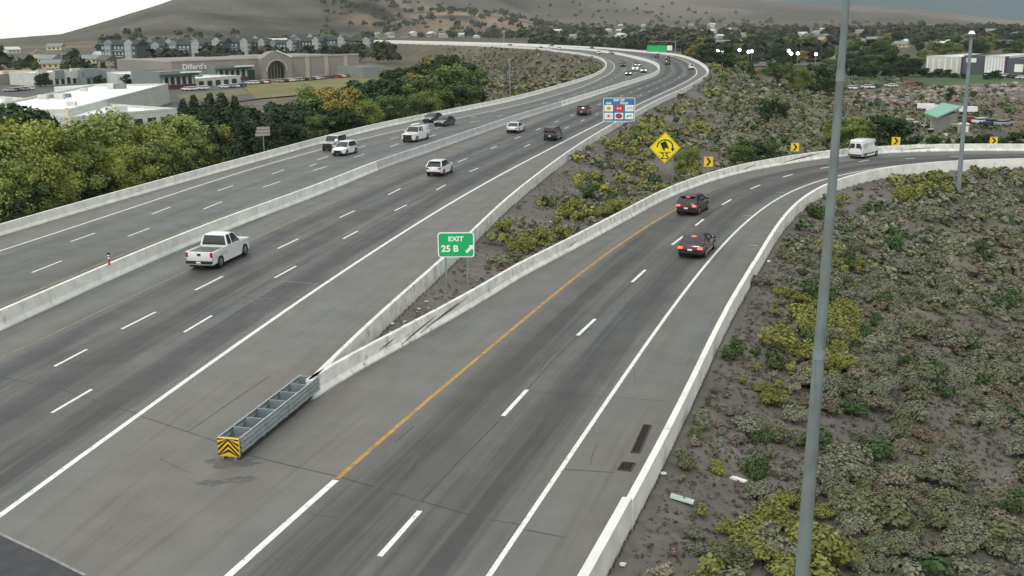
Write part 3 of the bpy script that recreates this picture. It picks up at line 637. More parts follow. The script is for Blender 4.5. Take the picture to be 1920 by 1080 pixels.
# back of a sign beyond the left barrier
o_ = L1[np.argmin(np.linalg.norm(L1-G(533, 291), axis=1))]; b = Vector((o_[0]-2.2, o_[1]+1.4, 0)); b.z = float(hz(b.x, b.y)[0]); k = math.hypot(b.x, b.y)/F*1.02
bs = empty('roadside_sign', b, -math.atan2(b.x, b.y)+R(8), 'back of a small brown and white three-strip sign beyond the left barrier', 'road sign')
zt = hgt(531, 236, b)-b.z; zb = hgt(531, 254, b)-b.z
MB().bar((.05, .06, -.4), (.05, .06, zt), .05).build('post', m_post, bs)
m_sb = mat('sign_back_grey', (.30,.29,.25), .6)
for i in range(3):
    z0 = zb+(zt-zb)*i/3; MB().box(-13*k+.1*i, 13*k, -.01, .01, z0+.03, z0+(zt-zb)/3-.03).build('sign_strip', m_sb, bs)
# far green overhead sign
p = G(1262, 101); k = np.hypot(*p)/F
gs = empty('overhead_sign', (p[0], p[1], 0), -math.atan2(p[0], p[1]), 'distant green overhead guide sign on a steel gantry arm at the curve', 'road sign')
MB().bar((1.0, 0, -2), (1.0, 0, 6.4), .3, .22).build('gantry_post', m_galvd, gs); MB().bar((1.0, 0, 5.9), (-42*k, 0, 5.9), .14).build('gantry_arm', m_galvd, gs)
zt = hgt(1235, 85, p); zb = hgt(1235, 97, p)
MB().box(-47*k, -12*k, -.25, -.15, zb, zt).build('panel', m_green, gs); MB().box(-11*k, -2*k, -.25, -.15, zb+.2*(zt-zb), zt-.1).build('floodlight', m_swhite, gs)

# ------------------------------------------------------------------ poles
D_ = 24.; d = ray(1536, 540); u = d[:2]/np.hypot(*d[:2]); b = u*D_
bz0 = None; zlo, zhi = hgt(1500, 1075, b), hgt(1574, 0, b); rlo = 12.4/F*math.hypot(D_, CH-zlo)*1.0; rhi = 6.0/F*math.hypot(D_, CH-zhi)
bz = bz0 = float(hz(b[0], b[1])[0])
pr = lambda z: max(.03, rlo+(rhi-rlo)*(z-zlo)/(zhi-zlo))
lp_ = empty('light_pole', (b[0], b[1], bz), 0, 'tall tapering grey green steel pole standing in the brush, nearest the camera', 'pole')
ztop = zhi+2.2; lean = .010
MB().bar((0, 0, 0), ((ztop-bz)*lean, 0, ztop-bz), pr(bz), pr(ztop), 20).build('pole_shaft', m_pole, lp_, smooth=True)
MB().bar((0, 0, 0), (0, 0, .05), .42, .42, 16).build('base_plate', m_galvd, lp_)
MB().bar(((ztop-bz)*lean, 0, ztop-bz-.1), ((ztop-bz)*lean+2.0, .3, ztop-bz+.5), .05, .04).build('lamp_arm', m_galvd, lp_); MB().box(1.9, 2.8, .15, .5, .42, .56).build('lamp_head', m_galvd, lp_, loc=((ztop-bz)*lean, 0, ztop-bz))
b = TG(1796, 366); k = math.hypot(math.hypot(b.x, b.y), CH)/F
fp = empty('light_pole', b, 0, 'slim grey light pole with a white domed head on the right bank beyond the ramp', 'pole')
zt = hgt(1809, 66, b)-b.z; dx = -.012*zt
MB().bar((0, 0, -.3), (dx, 0, zt), 4.3*k, 2.5*k, 14).build('pole_shaft', m_galvd, fp, smooth=True)
MB().bar((dx, 0, zt-.05), (dx, 0, zt+.12), 6.5*k, 7.5*k, 12).build('lamp_ring', m_galvd, fp); MB().bar((dx, 0, zt+.13), (dx, 0, zt+.42), 6.3*k, 2.5*k, 12).build('lamp_dome', m_swhite, fp)
for (px, yb, yt, lab) in [(956,172,112,'weathered mast with camera head on the dirt bank left of the freeway'), (945,83,58,'thin distant mast behind the far end of the freeway')]:
    p = G(px, yb, -1.5); z0 = float(hz(p[0], p[1])[0]); k = np.hypot(*p)/F; ps = empty('utility_mast', (p[0], p[1], z0), 0, lab, 'mast'); zt = hgt(px, yt, p)-z0
    MB().bar((0, 0, -.3), (0, 0, zt), 1.5*k, 1.1*k).build('pole_shaft', m_post, ps)
    MB().box(-3.5*k, 3*k, -.2, .2, zt-1.5*k, zt+1*k).bar((-5*k, 0, zt-5*k), (3*k, 0, zt+1.5*k), .8*k).build('mast_head', m_sb, ps)
    if yt > 100: MB().box(-4*k, 0, -.3, .3, -.3, 5*k).build('cabinet', m_sb, ps)
# delineator on the median barrier
p = G(205, 497, 1.0); de = empty('delineator_post', (p[0], p[1], 1.0), 0, 'small red and white striped delineator post on the median barrier', 'post')
m_ora = mat('delineator_red', (.42,.05,.03), .6)
MB().bar((0, 0, 0), (0, 0, .42), .075, .06).build('lower_tube', m_ora, de); MB().bar((0, 0, .42), (0, 0, .52), .064).build('white_band', m_swhite, de); MB().bar((0, 0, .52), (0, 0, .60), .06).build('red_band', m_ora, de); MB().bar((0, 0, .60), (0, 0, .68), .058).build('white_band', m_swhite, de); MB().box(-.07, .10, -.03, .03, .68, .80).build('cap', m_black, de)

# ------------------------------------------------------------------ vehicles
def body_mesh(outl, W, name, m, parent, L, inset=.035, ytop=None, taper=.10):
    """side outline (x, z) lofted across the width, rounded at the flanks and tapered at the ends"""
    n = len(outl); ts = [-1, -.965, -.85, 0, .85, .965, 1]; V = []
    cx = sum(p[0] for p in outl)/n; cz = .65
    for t in ts:
        for (x, z) in outl:
            k = inset if abs(t) == 1 else 0
            xx = x-math.copysign(min(k, abs(x)), x) if abs(x) > L/2-.5 else x; zz = z-k if z > .8 else z
            w = W/2*(1-taper*float(ss(abs(x), L/2-.75, L/2))-(.05 if z > .85 else 0)-(.02 if z < .4 else 0))
            xx -= math.copysign(.10*t*t*float(ss(abs(x), L/2-.5, L/2)), x)
            V.append((xx, t*w, zz+(.02*(1-t*t) if z > .8 else 0)))
    Fc = [(i*n+j, i*n+(j+1) % n, (i+1)*n+(j+1) % n, (i+1)*n+j) for i in range(len(ts)-1) for j in range(n)]
    Fc += [tuple(range(n)), tuple(range(len(V)-1, len(V)-n-1, -1))]
    o = pyd(name, V, Fc, m, parent); bm = bmesh.new(); bm.from_mesh(o.data); bmesh.ops.recalc_face_normals(bm, faces=bm.faces[:])
    bm.to_mesh(o.data); bm.free(); o.data.polygons.foreach_set('use_smooth', [True]*len(o.data.polygons)); o.data.set_sharp_from_angle(angle=R(38)); return o
def arch(xc, r, zc, n=7): return [(xc+math.cos(math.pi*(1-k/n))*r, zc+math.sin(math.pi*(1-k/n))*r) for k in range(n+1)]
def hull(rows, name, m, parent, smooth=True):
    """stack of rectangles (x0, x1, half width, z)"""
    V = []
    for x0, x1, w, z in rows: V += [(x0, -w, z), (x1, -w, z), (x1, w, z), (x0, w, z)]
    Fc = [(0, 3, 2, 1), tuple(len(V)-4+i for i in range(4))]
    for i in range(len(rows)-1):
        for j in range(4): Fc.append((4*i+j, 4*i+(j+1) % 4, 4*i+4+(j+1) % 4, 4*i+4+j))
    o = pyd(name, V, Fc, m, parent); bm = bmesh.new(); bm.from_mesh(o.data); bmesh.ops.recalc_face_normals(bm, faces=bm.faces[:])
    bmesh.ops.bevel(bm, geom=bm.edges[:], offset=.035, segments=2, affect='EDGES', profile=.5); bm.to_mesh(o.data); bm.free()
    o.data.polygons.foreach_set('use_smooth', [True]*len(o.data.polygons)); o.data.set_sharp_from_angle(angle=R(45)); return o
KIND = { # L, W, H, wheel r, axle front, axle rear, hood z, belt z, (glass base x0,x1), (roof x0,x1)
 'suv':   dict(L=4.65, W=1.88, H=1.68, r=.36, xf=1.42, xr=-1.40, hz=.98, bz=1.06, g=(-2.16, 1.12), t=(-1.86, .28), nose=.78),
 'hatch': dict(L=4.45, W=1.84, H=1.60, r=.35, xf=1.36, xr=-1.34, hz=.93, bz=1.02, g=(-2.10, 1.12), t=(-1.55, .22), nose=.72),
 'sedan': dict(L=4.80, W=1.84, H=1.45, r=.33, xf=1.45, xr=-1.42, hz=.86, bz=.93, g=(-1.95, 1.05), t=(-1.10, .18), nose=.66),
 'boxy':  dict(L=4.30, W=1.86, H=1.80, r=.37, xf=1.32, xr=-1.28, hz=1.08, bz=1.14, g=(-2.05, .86), t=(-1.98, .42), nose=.98),
 'pickup':dict(L=5.90, W=2.02, H=1.96, r=.41, xf=1.88, xr=-1.86, hz=1.20, bz=1.27, g=(-.72, 1.25), t=(-.58, .62), nose=1.05),
 'van':   dict(L=5.60, W=2.04, H=2.50, r=.36, xf=1.85, xr=-1.65, hz=1.15, bz=1.30, g=(1.0, 2.10), t=(1.0, 1.35), nose=.95)}
def make_car(kind, pm, pos, rz, label, cat, group=None, brake=False, head=False, name=None, lod=0, rack=False, clad=False, grille=None):
    k = KIND[kind]; L_, W, H, r, xf, xr = k['L'], k['W'], k['H'], k['r'], k['xf'], k['xr']; h2 = L_/2
    root = empty(name or {'pickup': 'pickup_truck', 'van': 'cargo_van', 'sedan': 'sedan_car', 'boxy': 'boxy_car'}.get(kind, 'suv_car'), (pos[0], pos[1], .006), rz, label, cat, group)
    bot = [(-h2+.06, .34)]+arch(xr, r+.06, r)+[(xr+r+.1, .26), (xf-r-.1, .26)]+arch(xf, r+.06, r)+[(h2-.06, .30)]
    bot = [p for p in bot if p[1] >= .25]
    n_, hz_, bz_ = k['nose'], k['hz'], k['bz']
    if kind == 'pickup': top = [(h2, .5), (h2-.02, n_), (h2-.12, hz_-.06), (1.35, hz_), (1.2, bz_), (-.78, bz_), (-.80, .80), (-h2+.12, .80), (-h2+.06, .62)]
    elif kind == 'van': top = [(h2, .5), (h2-.03, .85), (h2-.2, 1.05), (2.12, hz_), (1.30, 2.36), (.9, H-.03), (0, H), (-h2+.3, H-.02), (-h2+.08, H-.14), (-h2, 1.3), (-h2, .55)]
    elif kind == 'sedan': top = [(h2, .45), (h2-.03, n_), (h2-.25, hz_-.10), (1.2, hz_), (1.0, bz_-.02), (-1.9, bz_+.02), (-h2+.10, bz_+.01), (-h2, bz_-.12), (-h2-.01, .5)]
    else: top = [(h2, .45), (h2-.02, n_), (h2-.15, hz_-.08), (1.2, hz_), (1.05, bz_), (-h2+.2, bz_+.02), (-h2+.04, bz_-.06), (-h2, .75), (-h2, .5)]
    body = body_mesh((bot+top)[::-1], W, 'body', pm, root, L_)
    MB().box(-h2+.25, h2-.25, -W/2+.16, W/2-.16, .20, .60).build('underbody', m_under, root)
    # greenhouse
    wb, wt = W/2-.07, W/2-(.26 if kind != 'boxy' else .16)
    if kind != 'van':
        (g0, g1), (t0, t1) = k['g'], k['t']; z1 = H-.045
        hull([(g0, g1, wb, bz_-.03), (t0-(t0-g0)*.04, t1+(g1-t1)*.04, wt+.012, z1)], 'glasshouse', m_glass, root)
        hull([(t0+.02 if kind != 'pickup' else t0, t1-.03, wt+.025, z1-.01), (t0+.12, t1-.16, wt-.06, H+.02)], 'roof', pm, root)
        for sy in (-1, 1):
            MB().bar((g1+.01, sy*(wb+.005), bz_-.02), (t1, sy*(wt+.01), z1), .04, .035, 6).build('windscreen_pillar', pm, root)
            MB().bar((g0+.02, sy*(wb+.005), bz_-.02), (t0+.03, sy*(wt+.01), z1), .075 if kind != 'sedan' else .05, .06, 6).build('rear_pillar', pm, root)
            if lod < 2:
                xb = (t0+t1)/2+.02
                MB().bar((xb, sy*(wb+.012), bz_-.02), (xb-.03, sy*(wt+.018), z1), .032, .03, 6).build('door_pillar', m_black if kind != 'pickup' else pm, root)
    else:
        for sy in (-1, 1):
            MB().prism([(1.05, 1.42), (1.95, 1.42), (1.45, 2.12), (1.05, 2.12)], sy*(W/2-.075), sy*(W/2-.03), 'y').build('door_window', m_glass, root)
            MB().prism([(-.35, 1.45), (.75, 1.45), (.75, 2.05), (-.35, 2.05)], sy*(W/2-.07), sy*(W/2-.035), 'y').build('side_panel_inset', mat('van_side_grey', (.45,.47,.48), .4), root)
            MB().prism([(-2.3, 1.45), (-.6, 1.45), (-.6, 2.05), (-2.3, 2.05)], sy*(W/2-.07), sy*(W/2-.035), 'y').build('side_panel_inset', mat('van_side_grey', (.45,.47,.48), .4), root)
            MB().box(-h2+.4, h2-.6, sy*(W/2-.02)-.02, sy*(W/2-.02)+.02, .55, .68).build('side_moulding', m_black, root)
            MB().box(-h2-.03, -h2+.03, sy*.82-.06, sy*.82+.06, 1.25, 1.75).build('tail_lamp', m_tail, root)
        V = [(2.16, -.86, 1.20), (2.16, .86, 1.20), (1.40, .76, 2.30), (1.40, -.76, 2.30)]; V += [(x-.03, y, z-.03) for x, y, z in V]
        pyd('windscreen', [(x+.03, y, z+.02) for x, y, z in V], [(0, 1, 2, 3), (7, 6, 5, 4), (0, 4, 5, 1), (1, 5, 6, 2), (2, 6, 7, 3), (3, 7, 4, 0)], m_glass, root)
        for sy in (-1, 1): MB().box(-h2-.025, -h2+.02, sy*.42-.30, sy*.42+.30, 1.45, 2.05).build('rear_window', m_glass, root)
    # wheels
    for x in (xf, xr):
        for sy in (-1, 1):
            w = MB().bar((x, sy*(W/2-.20), r), (x, sy*(W/2+.015), r), r, n=20).build('wheel', m_rubber, root, smooth=True)
            if lod < 2: MB().bar((x, sy*(W/2), r), (x, sy*(W/2+.028), r), r*.62, r*.56, n=12).build('rim', m_rimd if pm in (P_BLACK,) else m_rim, w)
    if lod < 2:
        if kind == 'pickup':
            for sy in (-1, 1):
                MB().box(-h2+.08, -.80, sy*(W/2-.06)-.055, sy*(W/2-.06)+.055, .78, bz_-.02).build('bed_side', pm, root, bevel=.03)
            MB().box(-h2+.02, -h2+.12, -W/2+.1, W/2-.1, .62, bz_-.02).build('tailgate', pm, root, bevel=.03)
            MB().box(-h2+.12, -.84, -W/2+.12, W/2-.12, .90, 1.14).build('bed_cover', mat('tonneau_grey', (.10,.11,.11), .6), root)
            MB().box(-h2-.004, -h2+.02, -.12, .12, .98, 1.14).build('tailgate_badge', m_black, root)
            MB().box(-h2-.12, -h2+.06, -W/2+.08, W/2-.08, .46, .64).build('rear_bumper', m_black, root, bevel=.02)
            MB().box(-h2-.135, -h2-.12, -.16, .16, .50, .62).build('licence_plate', m_plate, root)
            for sy in (-1, 1): MB().box(-h2+.0, -h2+.14, sy*(W/2-.14)-.09, sy*(W/2-.14)+.09, .88, 1.22).build('tail_lamp', m_tail, root, bevel=.02)
        elif kind != 'van':
            zt_ = bz_-.16 if kind != 'boxy' else bz_+.15
            for sy in (-1, 1):
                y = sy*(W/2-.25 if kind != 'boxy' else W/2-.18)
                MB().box(-h2-.035, -h2+.18, y-(.15 if kind != 'boxy' else .09), y+(.15 if kind != 'boxy' else .09), zt_-.06, zt_+(.07 if kind != 'boxy' else .25)).build('tail_lamp', m_tailon if brake else m_tail, root, bevel=.02)
            MB().box(-h2-.03, -h2+.2, -W/2+.12, W/2-.12, .36, .52).build('rear_bumper', m_black, root, bevel=.02)
            MB().box(-h2-.045, -h2-.0, -.16, .16, .60, .72).build('licence_plate', m_plate, root)
            if brake: MB().box(k['t'][0]-.14, k['t'][0]+.04, -.16, .16, H-.10, H-.05).build('high_brake_lamp', m_tailon, root)
            if kind in ('suv', 'hatch'): MB().box(k['t'][0]-.22, k['t'][0]+.05, -wt+.05, wt-.05, H-.05, H+.01).build('roof_spoiler', pm, root, bevel=.02)
        else: MB().box(-h2-.10, -h2+.05, -.95, .95, .42, .60).build('rear_bumper', m_black, root, bevel=.02)
        for sy in (-1, 1):
            xm = k['g'][1]-.18 if kind != 'van' else 1.75
            MB().box(xm-.06, xm+.07, sy*(W/2+.11)-.10, sy*(W/2+.11)+.10, bz_+(.0 if kind != 'van' else .2), bz_+(.15 if kind != 'van' else .5)).build('mirror', m_black if kind in ('van',) else pm, root, bevel=.02)
            MB().box(h2-.22, h2-.015, sy*(W/2-.30)-.16, sy*(W/2-.30)+.16, n_-.06, n_+.09).build('head_lamp', m_headon if head else m_head, root, bevel=.02)
        MB().box(h2-.06, h2+.012, -.46 if grille is None else -.62, .46 if grille is None else .62, n_-.30 if grille is None else .42, n_-.02).build('grille', m_black, root, bevel=.015)
        MB().box(h2-.05, h2+.018, -W/2+.25, W/2-.25, .34, .44).build('front_intake', m_black, root)
        for sy in (-1, 1):
            for x in ((k['g'][0]+k['g'][1])/2-.6, (k['g'][0]+k['g'][1])/2+.35) if kind != 'van' else (.9,):
                MB().box(x-.09, x+.09, sy*(W/2-.025)-.02, sy*(W/2-.025)+.02, bz_-.14, bz_-.10).build('door_handle', m_chrome if pm is P_WHITE else m_black, root)
    elif head:
        for sy in (-1, 1): MB().box(h2-.12, h2+.02, sy*.62-.16, sy*.62+.16, n_-.10, n_+.08).build('head_lamp', m_headon, root)
    if rack:
        rk = MB()
        for sy in (-1, 1): rk.bar((-1.9, sy*.72, H+.16), (.7, sy*.72, H+.16), .03, n=6)
        for x in (-1.7, -.6, .5): rk.bar((x, -.78, H+.13), (x, .78, H+.13), .03, n=6)
        rk.build('roof_rack', m_galv, root)
        MB().box(-1.8, .6, -.45, -.05, H+.19, H+.26).build('ladder', m_swhite, root)
        MB().box(-2.6, -.9, -W/2+.12, W/2-.12, 1.15, H-.02).build('service_canopy', pm, root, bevel=.05)
    return root
def heading(P, p, rev=False):
    T = tangents(P); t = T[np.argmin(np.linalg.norm(P-p, axis=1))]; return math.atan2(t[1], t[0])+(math.pi if rev else 0)
def car_at(kind, pm, px, py, ref, label, cat, rev=False, dh=0, **kw):
    p = G(px, py); return make_car(kind, pm, p, heading(ref, p, rev)+R(dh), label, cat, **kw)
car_at('pickup', P_WHITE, 413, 489, WM, 'white crew cab pickup truck with dark bed cover driving away on the main carriageway', 'pickup truck')
car_at('hatch', P_WHITE, 825, 326, WM, 'white compact SUV driving away in the middle lane', 'car')
car_at('sedan', P_WHITE, 967, 247, WM, 'white sedan driving away beside the grey median length', 'car')
car_at('boxy', P_DARK, 1037, 261, WM, 'black boxy SUV driving away in the lane next to the right edge line', 'car')
car_at('suv', P_DRED, 1095, 215, WM, 'dark red SUV driving away near the blue services sign', 'car')
car_at('hatch', P_BRAKEGLOW, 1299, 397, YR, 'black SUV with brake light glow painted on, farther of two on the ramp', 'car', brake=True)
car_at('sedan', P_BRAKEGLOW, 1307, 473, YR, 'black car with white plate, brake light glow painted on, nearer of two on the ramp', 'car', brake=True)
car_at('van', P_WHITE, 1619, 294, YR, 'white high roof cargo van rounding the ramp curve', 'van', dh=22).scale = (.86, .86, .86)
car_at('boxy', P_SILV, 627, 280, WO, 'silver off-roader with black front next to the left barrier', 'car', rev=True, grille=1)
car_at('hatch', P_WHITE, 647, 289, WO, 'white SUV approaching alongside the silver off-roader', 'car', rev=True)
car_at('pickup', P_WHITE, 780, 263, WO, 'white work pickup with ladder rack and black grille, oncoming', 'pickup truck', rev=True, grille=1, rack=True)
car_at('sedan', P_DGREY, 834, 235, WO, 'dark grey sedan oncoming behind the work pickup', 'car', rev=True)
car_at('sedan', P_DARK, 812, 228.5, WO, 'dark sedan half hidden beside the dark grey one near the left barrier', 'car', rev=True)
for i, (kd, pm, px, py, hd_, lab) in enumerate([('suv', P_BLACK, 1168, 125, 0, 'red and black SUV at the back of the oncoming cluster on the curve'), ('suv', P_DARK, 1195, 125, 1, 'dark SUV with headlights on, right rear of the oncoming cluster'),
        ('pickup', P_WHITE, 1191, 133, 1, 'white pickup with headlights in the middle of the oncoming cluster'), ('sedan', P_BLACK, 1179, 141, 1, 'black car with headlights leading the oncoming cluster on the curve'), ('suv', P_SILV, 1207, 136, 1, 'silver SUV with headlights nearest the median on the curve'),
        ('hatch', P_RED, 1166, 120.5, 0, 'small red car behind the red and black SUV on the curve'), ('sedan', P_WHITE, 1123, 101, 0, 'white car far up the curve near the median'), ('sedan', P_SILV, 1146, 101.5, 0, 'grey car far up the curve just right of the white one')]):
    car_at(kd, pm, px, py, WO, lab, 'car', rev=True, head=bool(hd_), lod=1)
for i, (kd, pm, px, py, ref, rev, lab) in enumerate([('suv', P_DGREY, 1231, 108, WM, False, 'grey car driving away below the green overhead sign'), ('suv', P_BLACK, 1251.5, 113, WM, False, 'dark car at the crest of the curve nearer than its follower'), ('suv', P_DRED, 1252, 121, WM, False, 'dark red SUV following closely at the crest of the curve'),
        ('suv', P_WHITE, 1296, 130, WM, False, 'white car by the outer edge of the far curve'), ('suv', P_WHITE, 1049, 93.5, WO, True, 'white van-like car far along the distant freeway'), ('sedan', P_WHITE, 1030, 92.5, WO, True, 'pale car far along the distant freeway left of the white one'), ('suv', P_DRED, 1034, 87.5, WM, False, 'dark red car on the distant outer carriageway'), ('sedan', P_BLACK, 1109, 92.5, WM, False, 'dark car on the distant outer carriageway before the curve'),
        ('suv', P_TAN, 957, 87.5, WO, True, 'tan car tiny on the distant freeway'), ('sedan', P_DARK, 1014, 92, WO, True, 'dark car tiny on the distant freeway near the mast')]):
    car_at(kd, pm, px, py, ref, lab, 'car', rev=rev, lod=1)

# ------------------------------------------------------------------ sheets of paving and turf on the valley floor
def VG(px, py, z=VZ+.08):
    p = G(px, py, z); return p
def sheet(name, pts, col, z, rough=.9, var=.2, sc_=.05):
    P = [VG(x, y, z) for x, y in pts]; c = sum(P)/len(P)
    o = pyd(name, [(x-c[0], y-c[1], 0) for x, y in P], [tuple(range(len(P)))], mat(name+'_mat_%.3f_%.3f' % (col[0], col[1]), col, rough, var, sc_)); o.location = (c[0], c[1], z); o['kind'] = 'structure'
    if o.data.polygons[0].normal.z < 0: o.data.flip_normals()
    return o
sheet('parking_lot', [(-60,190),(-60,150),(300,140),(700,118),(742,128),(700,160),(540,178),(330,205)], (.075,.078,.078), VZ+.30)
sheet('dry_lawn', [(455,160),(700,136),(712,150),(650,170),(480,185)], (.15,.14,.045), VZ+.36)
sheet('dry_lawn', [(330,178),(455,166),(470,176),(345,192)], (.13,.125,.045), VZ+.36)
sheet('dry_lawn', [(500,145),(690,128),(694,133),(500,152)], (.17,.15,.05), VZ+.36)
sheet('lawn', [(1470,168),(1480,146),(1860,139),(1960,146),(1960,160),(1700,164)], (.045,.085,.030), VZ+.30)
sheet('storage_lot', [(1530,196),(1560,168),(1960,152),(1960,184),(1830,200),(1640,206)], (.13,.105,.095), VZ+.34)
sheet('dirt_road', [(1300,148),(1400,146),(1700,212),(1920,262),(1960,290),(1840,262),(1640,226),(1440,178)], (.095,.088,.080), VZ+.28)
sheet('bare_field', [(1850,205),(1960,190),(1960,262),(1900,250),(1820,232)], (.13,.088,.062), VZ+.32)
sheet('parking_lot', [(1640,250),(1700,216),(1860,226),(1900,262),(1780,276)], (.06,.062,.066), VZ+.42)
sheet('parking_lot', [(1330,112),(1500,108),(1520,122),(1340,126)], (.12,.11,.10), VZ+.34)

# ------------------------------------------------------------------ buildings
m_wh = mat('roof_white', (.78,.80,.80), .8, .05, .2); m_tan = mat('wall_tan', (.25,.24,.22), .9, .06, .4, stain=(.17,.15,.13,.3,.62)); m_tan2 = mat('wall_pale_tan', (.40,.36,.30), .9, .06, .4)
m_gry = mat('wall_grey', (.20,.235,.24), .9, .06, .4); m_dkw = mat('window_dark_store', (.03,.045,.045), .2, .1); m_brr = mat('brick_red_base', (.10,.045,.042), .9, .15, 2)
m_aw = mat('awning_green', (.02,.085,.055), .8, .1); m_pale = mat('wall_pale', (.55,.57,.53), .9, .1, .5); m_cream = mat('wall_cream', (.60,.52,.33), .9, .08, .5)
m_teal = mat('wall_teal_grey', (.115,.16,.165), .9, .1, .5); m_shing = mat('roof_shingle', (.085,.09,.09), .9, .2, .8); m_dg = mat('wall_charcoal', (.085,.10,.115), .9, .08, .3)
m_purp = mat('wall_plum_edge', (.10,.03,.10), .8, .1); m_groof = mat('roof_pale_green', (.22,.42,.34), .7, .08, .4); m_ydoor = mat('door_ochre', (.28,.20,.05), .8)
def frame(pL, pR, yb=None):
    """local frame on the valley floor: x along the facade (left to right), y away from the camera"""
    a, b = G(*pL, VZ), G(*pR, VZ); v = b-a; return a, float(np.linalg.norm(v)), math.atan2(v[1], v[0])
def zt_at(px, py, a): return hgt(px, py, a)-VZ
def store(pL, pR, ytL, depth, label, wall, roof=None, cat='building', name='store_building', parapet=.5):
    a, w, rz = frame(pL, pR); h = zt_at(pL[0], ytL, a); e = empty(name, (a[0], a[1], VZ), rz, label, cat)
    MB().box(0, w, 0, depth, -2, h).build('wall', wall, e)
    MB().box(.6, w-.6, .6, depth-.6, h-.4, h+.006).build('roof', roof or m_wh, e)
    for x0, x1, y0, y1 in ((0, w, 0, .5), (0, w, depth-.5, depth), (0, .5, .5, depth-.5), (w-.5, w, .5, depth-.5)):
        MB().box(x0+.003, x1-.003, y0+.003, y1-.003, h+.001, h+parapet).build('parapet', wall, e)
    return e, w, h
def opening(e, x0, x1, z0, z1, m=None, name='window', out=.06): return MB().box(x0, x1, -out, .02, z0, z1).build(name, m or m_dkw, e)
# white roofed mall blocks close behind the trees
e, w, h = store((-20,246), (128,250), 178, 1, 'tan mall wing with the wide white flat roof and green awning behind the trees', m_tan2)
bpy.data.objects.remove(e.children[0])if False else None
for c in list(e.children): bpy.data.objects.remove(c)
a, w, rz = frame((-90, 268), (130, 258)); h = zt_at(-90, 212, a)
def slab(e, x0, x1, y0, y1, h, wall, nm='wall'):
    MB().box(x0, x1, y0, y1, -2, h).build(nm, wall, e); MB().box(x0+.5, x1-.5, y0+.5, y1-.5, h+.002, h+.05).build('roof', m_wh, e)
    for k in range(int((x1-x0)*(y1-y0)/260)):
        x, y = random.uniform(x0+4, x1-4), random.uniform(y0+4, y1-4); s = random.uniform(.8, 1.8); MB().box(x-s, x+s, y-s*.7, y+s*.7, h+.05, h+random.uniform(.8, 1.6)).build('rooftop_unit', m_pale if k % 3 else m_gry, e)
def block(pL, pR, yt, depth, label, wall, name='mall_building', at=None):
    a, w, rz = frame(pL, pR); h = zt_at(pL[0], yt, a); e2 = empty(name, (a[0], a[1], VZ), rz, label, 'building'); slab(e2, 0, w, 0, depth, h, wall)
    for x0, x1, y0, y1 in ((0, w, 0, .45), (0, w, depth-.45, depth), (0, .45, .46, depth-.46), (w-.45, w, .46, depth-.46)): MB().box(x0+.003, x1-.003, y0, y1, h+.051, h+.6).build('parapet', wall, e2)
    return e2, w, h
bpy.data.objects.remove(e)
e, w, h = block((-70,262), (135,258), 213, 100, 'nearest mall wing with a broad white flat roof and dark green awning', m_pale)
opening(e, w*.72, w*.95, .6, 4.2, m_dkw); MB().prism([(-1.6, 3.0), (0, 4.6), (0, 3.0)], w*.70, w*.97, 'x').build('awning', m_aw, e)
for k in range(4): opening(e, w*(.1+.14*k), w*(.17+.14*k), .5, 3.2)
MB().box(w*.66, w*.69, -.5, 0, 0, h+.9).build('pilaster', m_cream, e); MB().box(w*.97, w*.995, -.5, 0, 0, h+.9).build('pilaster', m_cream, e)
e, w, h = block((137,264), (335,244), 224, 84, 'second white roofed mall wing stretching behind the evergreen trees', m_pale)
for k in range(7): opening(e, w*(.05+.13*k), w*(.13+.13*k), .5, 3.4)
e, w, h = block((150,196), (248,188), 168, 12, 'raised white mall block with pinkish edge above the long roofs', m_wh)
e, w, h = block((250,196), (306,190), 170, 12, 'pale mall block right of the raised white one', m_wh)
for pL, pR, yt, dp, lab in [((352,166),(452,158),151,20,'long low white roofed row in front of the green awning shops'), ((455,150),(497,146),136.5,16,'small white roofed kiosk block before the arched entrance')]:
    e, w, h = block(pL, pR, yt, dp, lab, m_pale)
    for k in range(6): opening(e, w*(.05+.155*k), w*(.14+.155*k), .4, 2.4)
# back row of stores
e, w, h = store((-30,161), (64,156), 143, 24, 'low tan store with a pale roof at the far left edge', m_tan, m_wh)
MB().box(w*.4, w*.98, -.3, 3, h+.5, h+1.8).build('roof_sign_band', m_cream, e); opening(e, w*.7, w*.9, .4, 2.6)
e, w, h = store((68,163), (160,158), 139, 22, 'white multi bay store front with many small arched openings', m_pale, m_wh)
for k in range(8): opening(e, w*(.03+.12*k), w*(.10+.12*k), .5, 3.2 if k % 2 else 2.6)
for k in range(3): MB().box(w*(.06+.34*k), w*(.24+.34*k), -.5, 1.5, h*.55, h+random.uniform(1., 2.2)).build('gable_front', m_pale if k != 1 else m_gry, e)
e, w, h = store((161,160), (225,157), 135, 24, 'plain blue grey box store beside the white store fronts', m_gry, m_gry)
MB().box(0, w*.42, -.4, 3, h*.6, h+1.3).build('raised_front', m_gry, e)
for k in range(6): opening(e, w*(.05+.15*k), w*(.15+.15*k), .4, 2.6)
e, w, h = store((222,163), (302,160), 141, 24, 'white store with tall dark doors above a red brick base', m_pale, m_wh)
opening(e, w*.50, w*.66, 2.2, 5.0); opening(e, w*.72, w*.95, 2.2, 5.6); opening(e, w*.2, w*.36, .5, 2.8); MB().box(w*.48, w*.98, -.25, .01, 0, 2.1).build('brick_base', m_brr, e); MB().box(w*.66, w*.98, -.3, 3, h*.8, h+1.5).build('raised_front', m_pale, e)
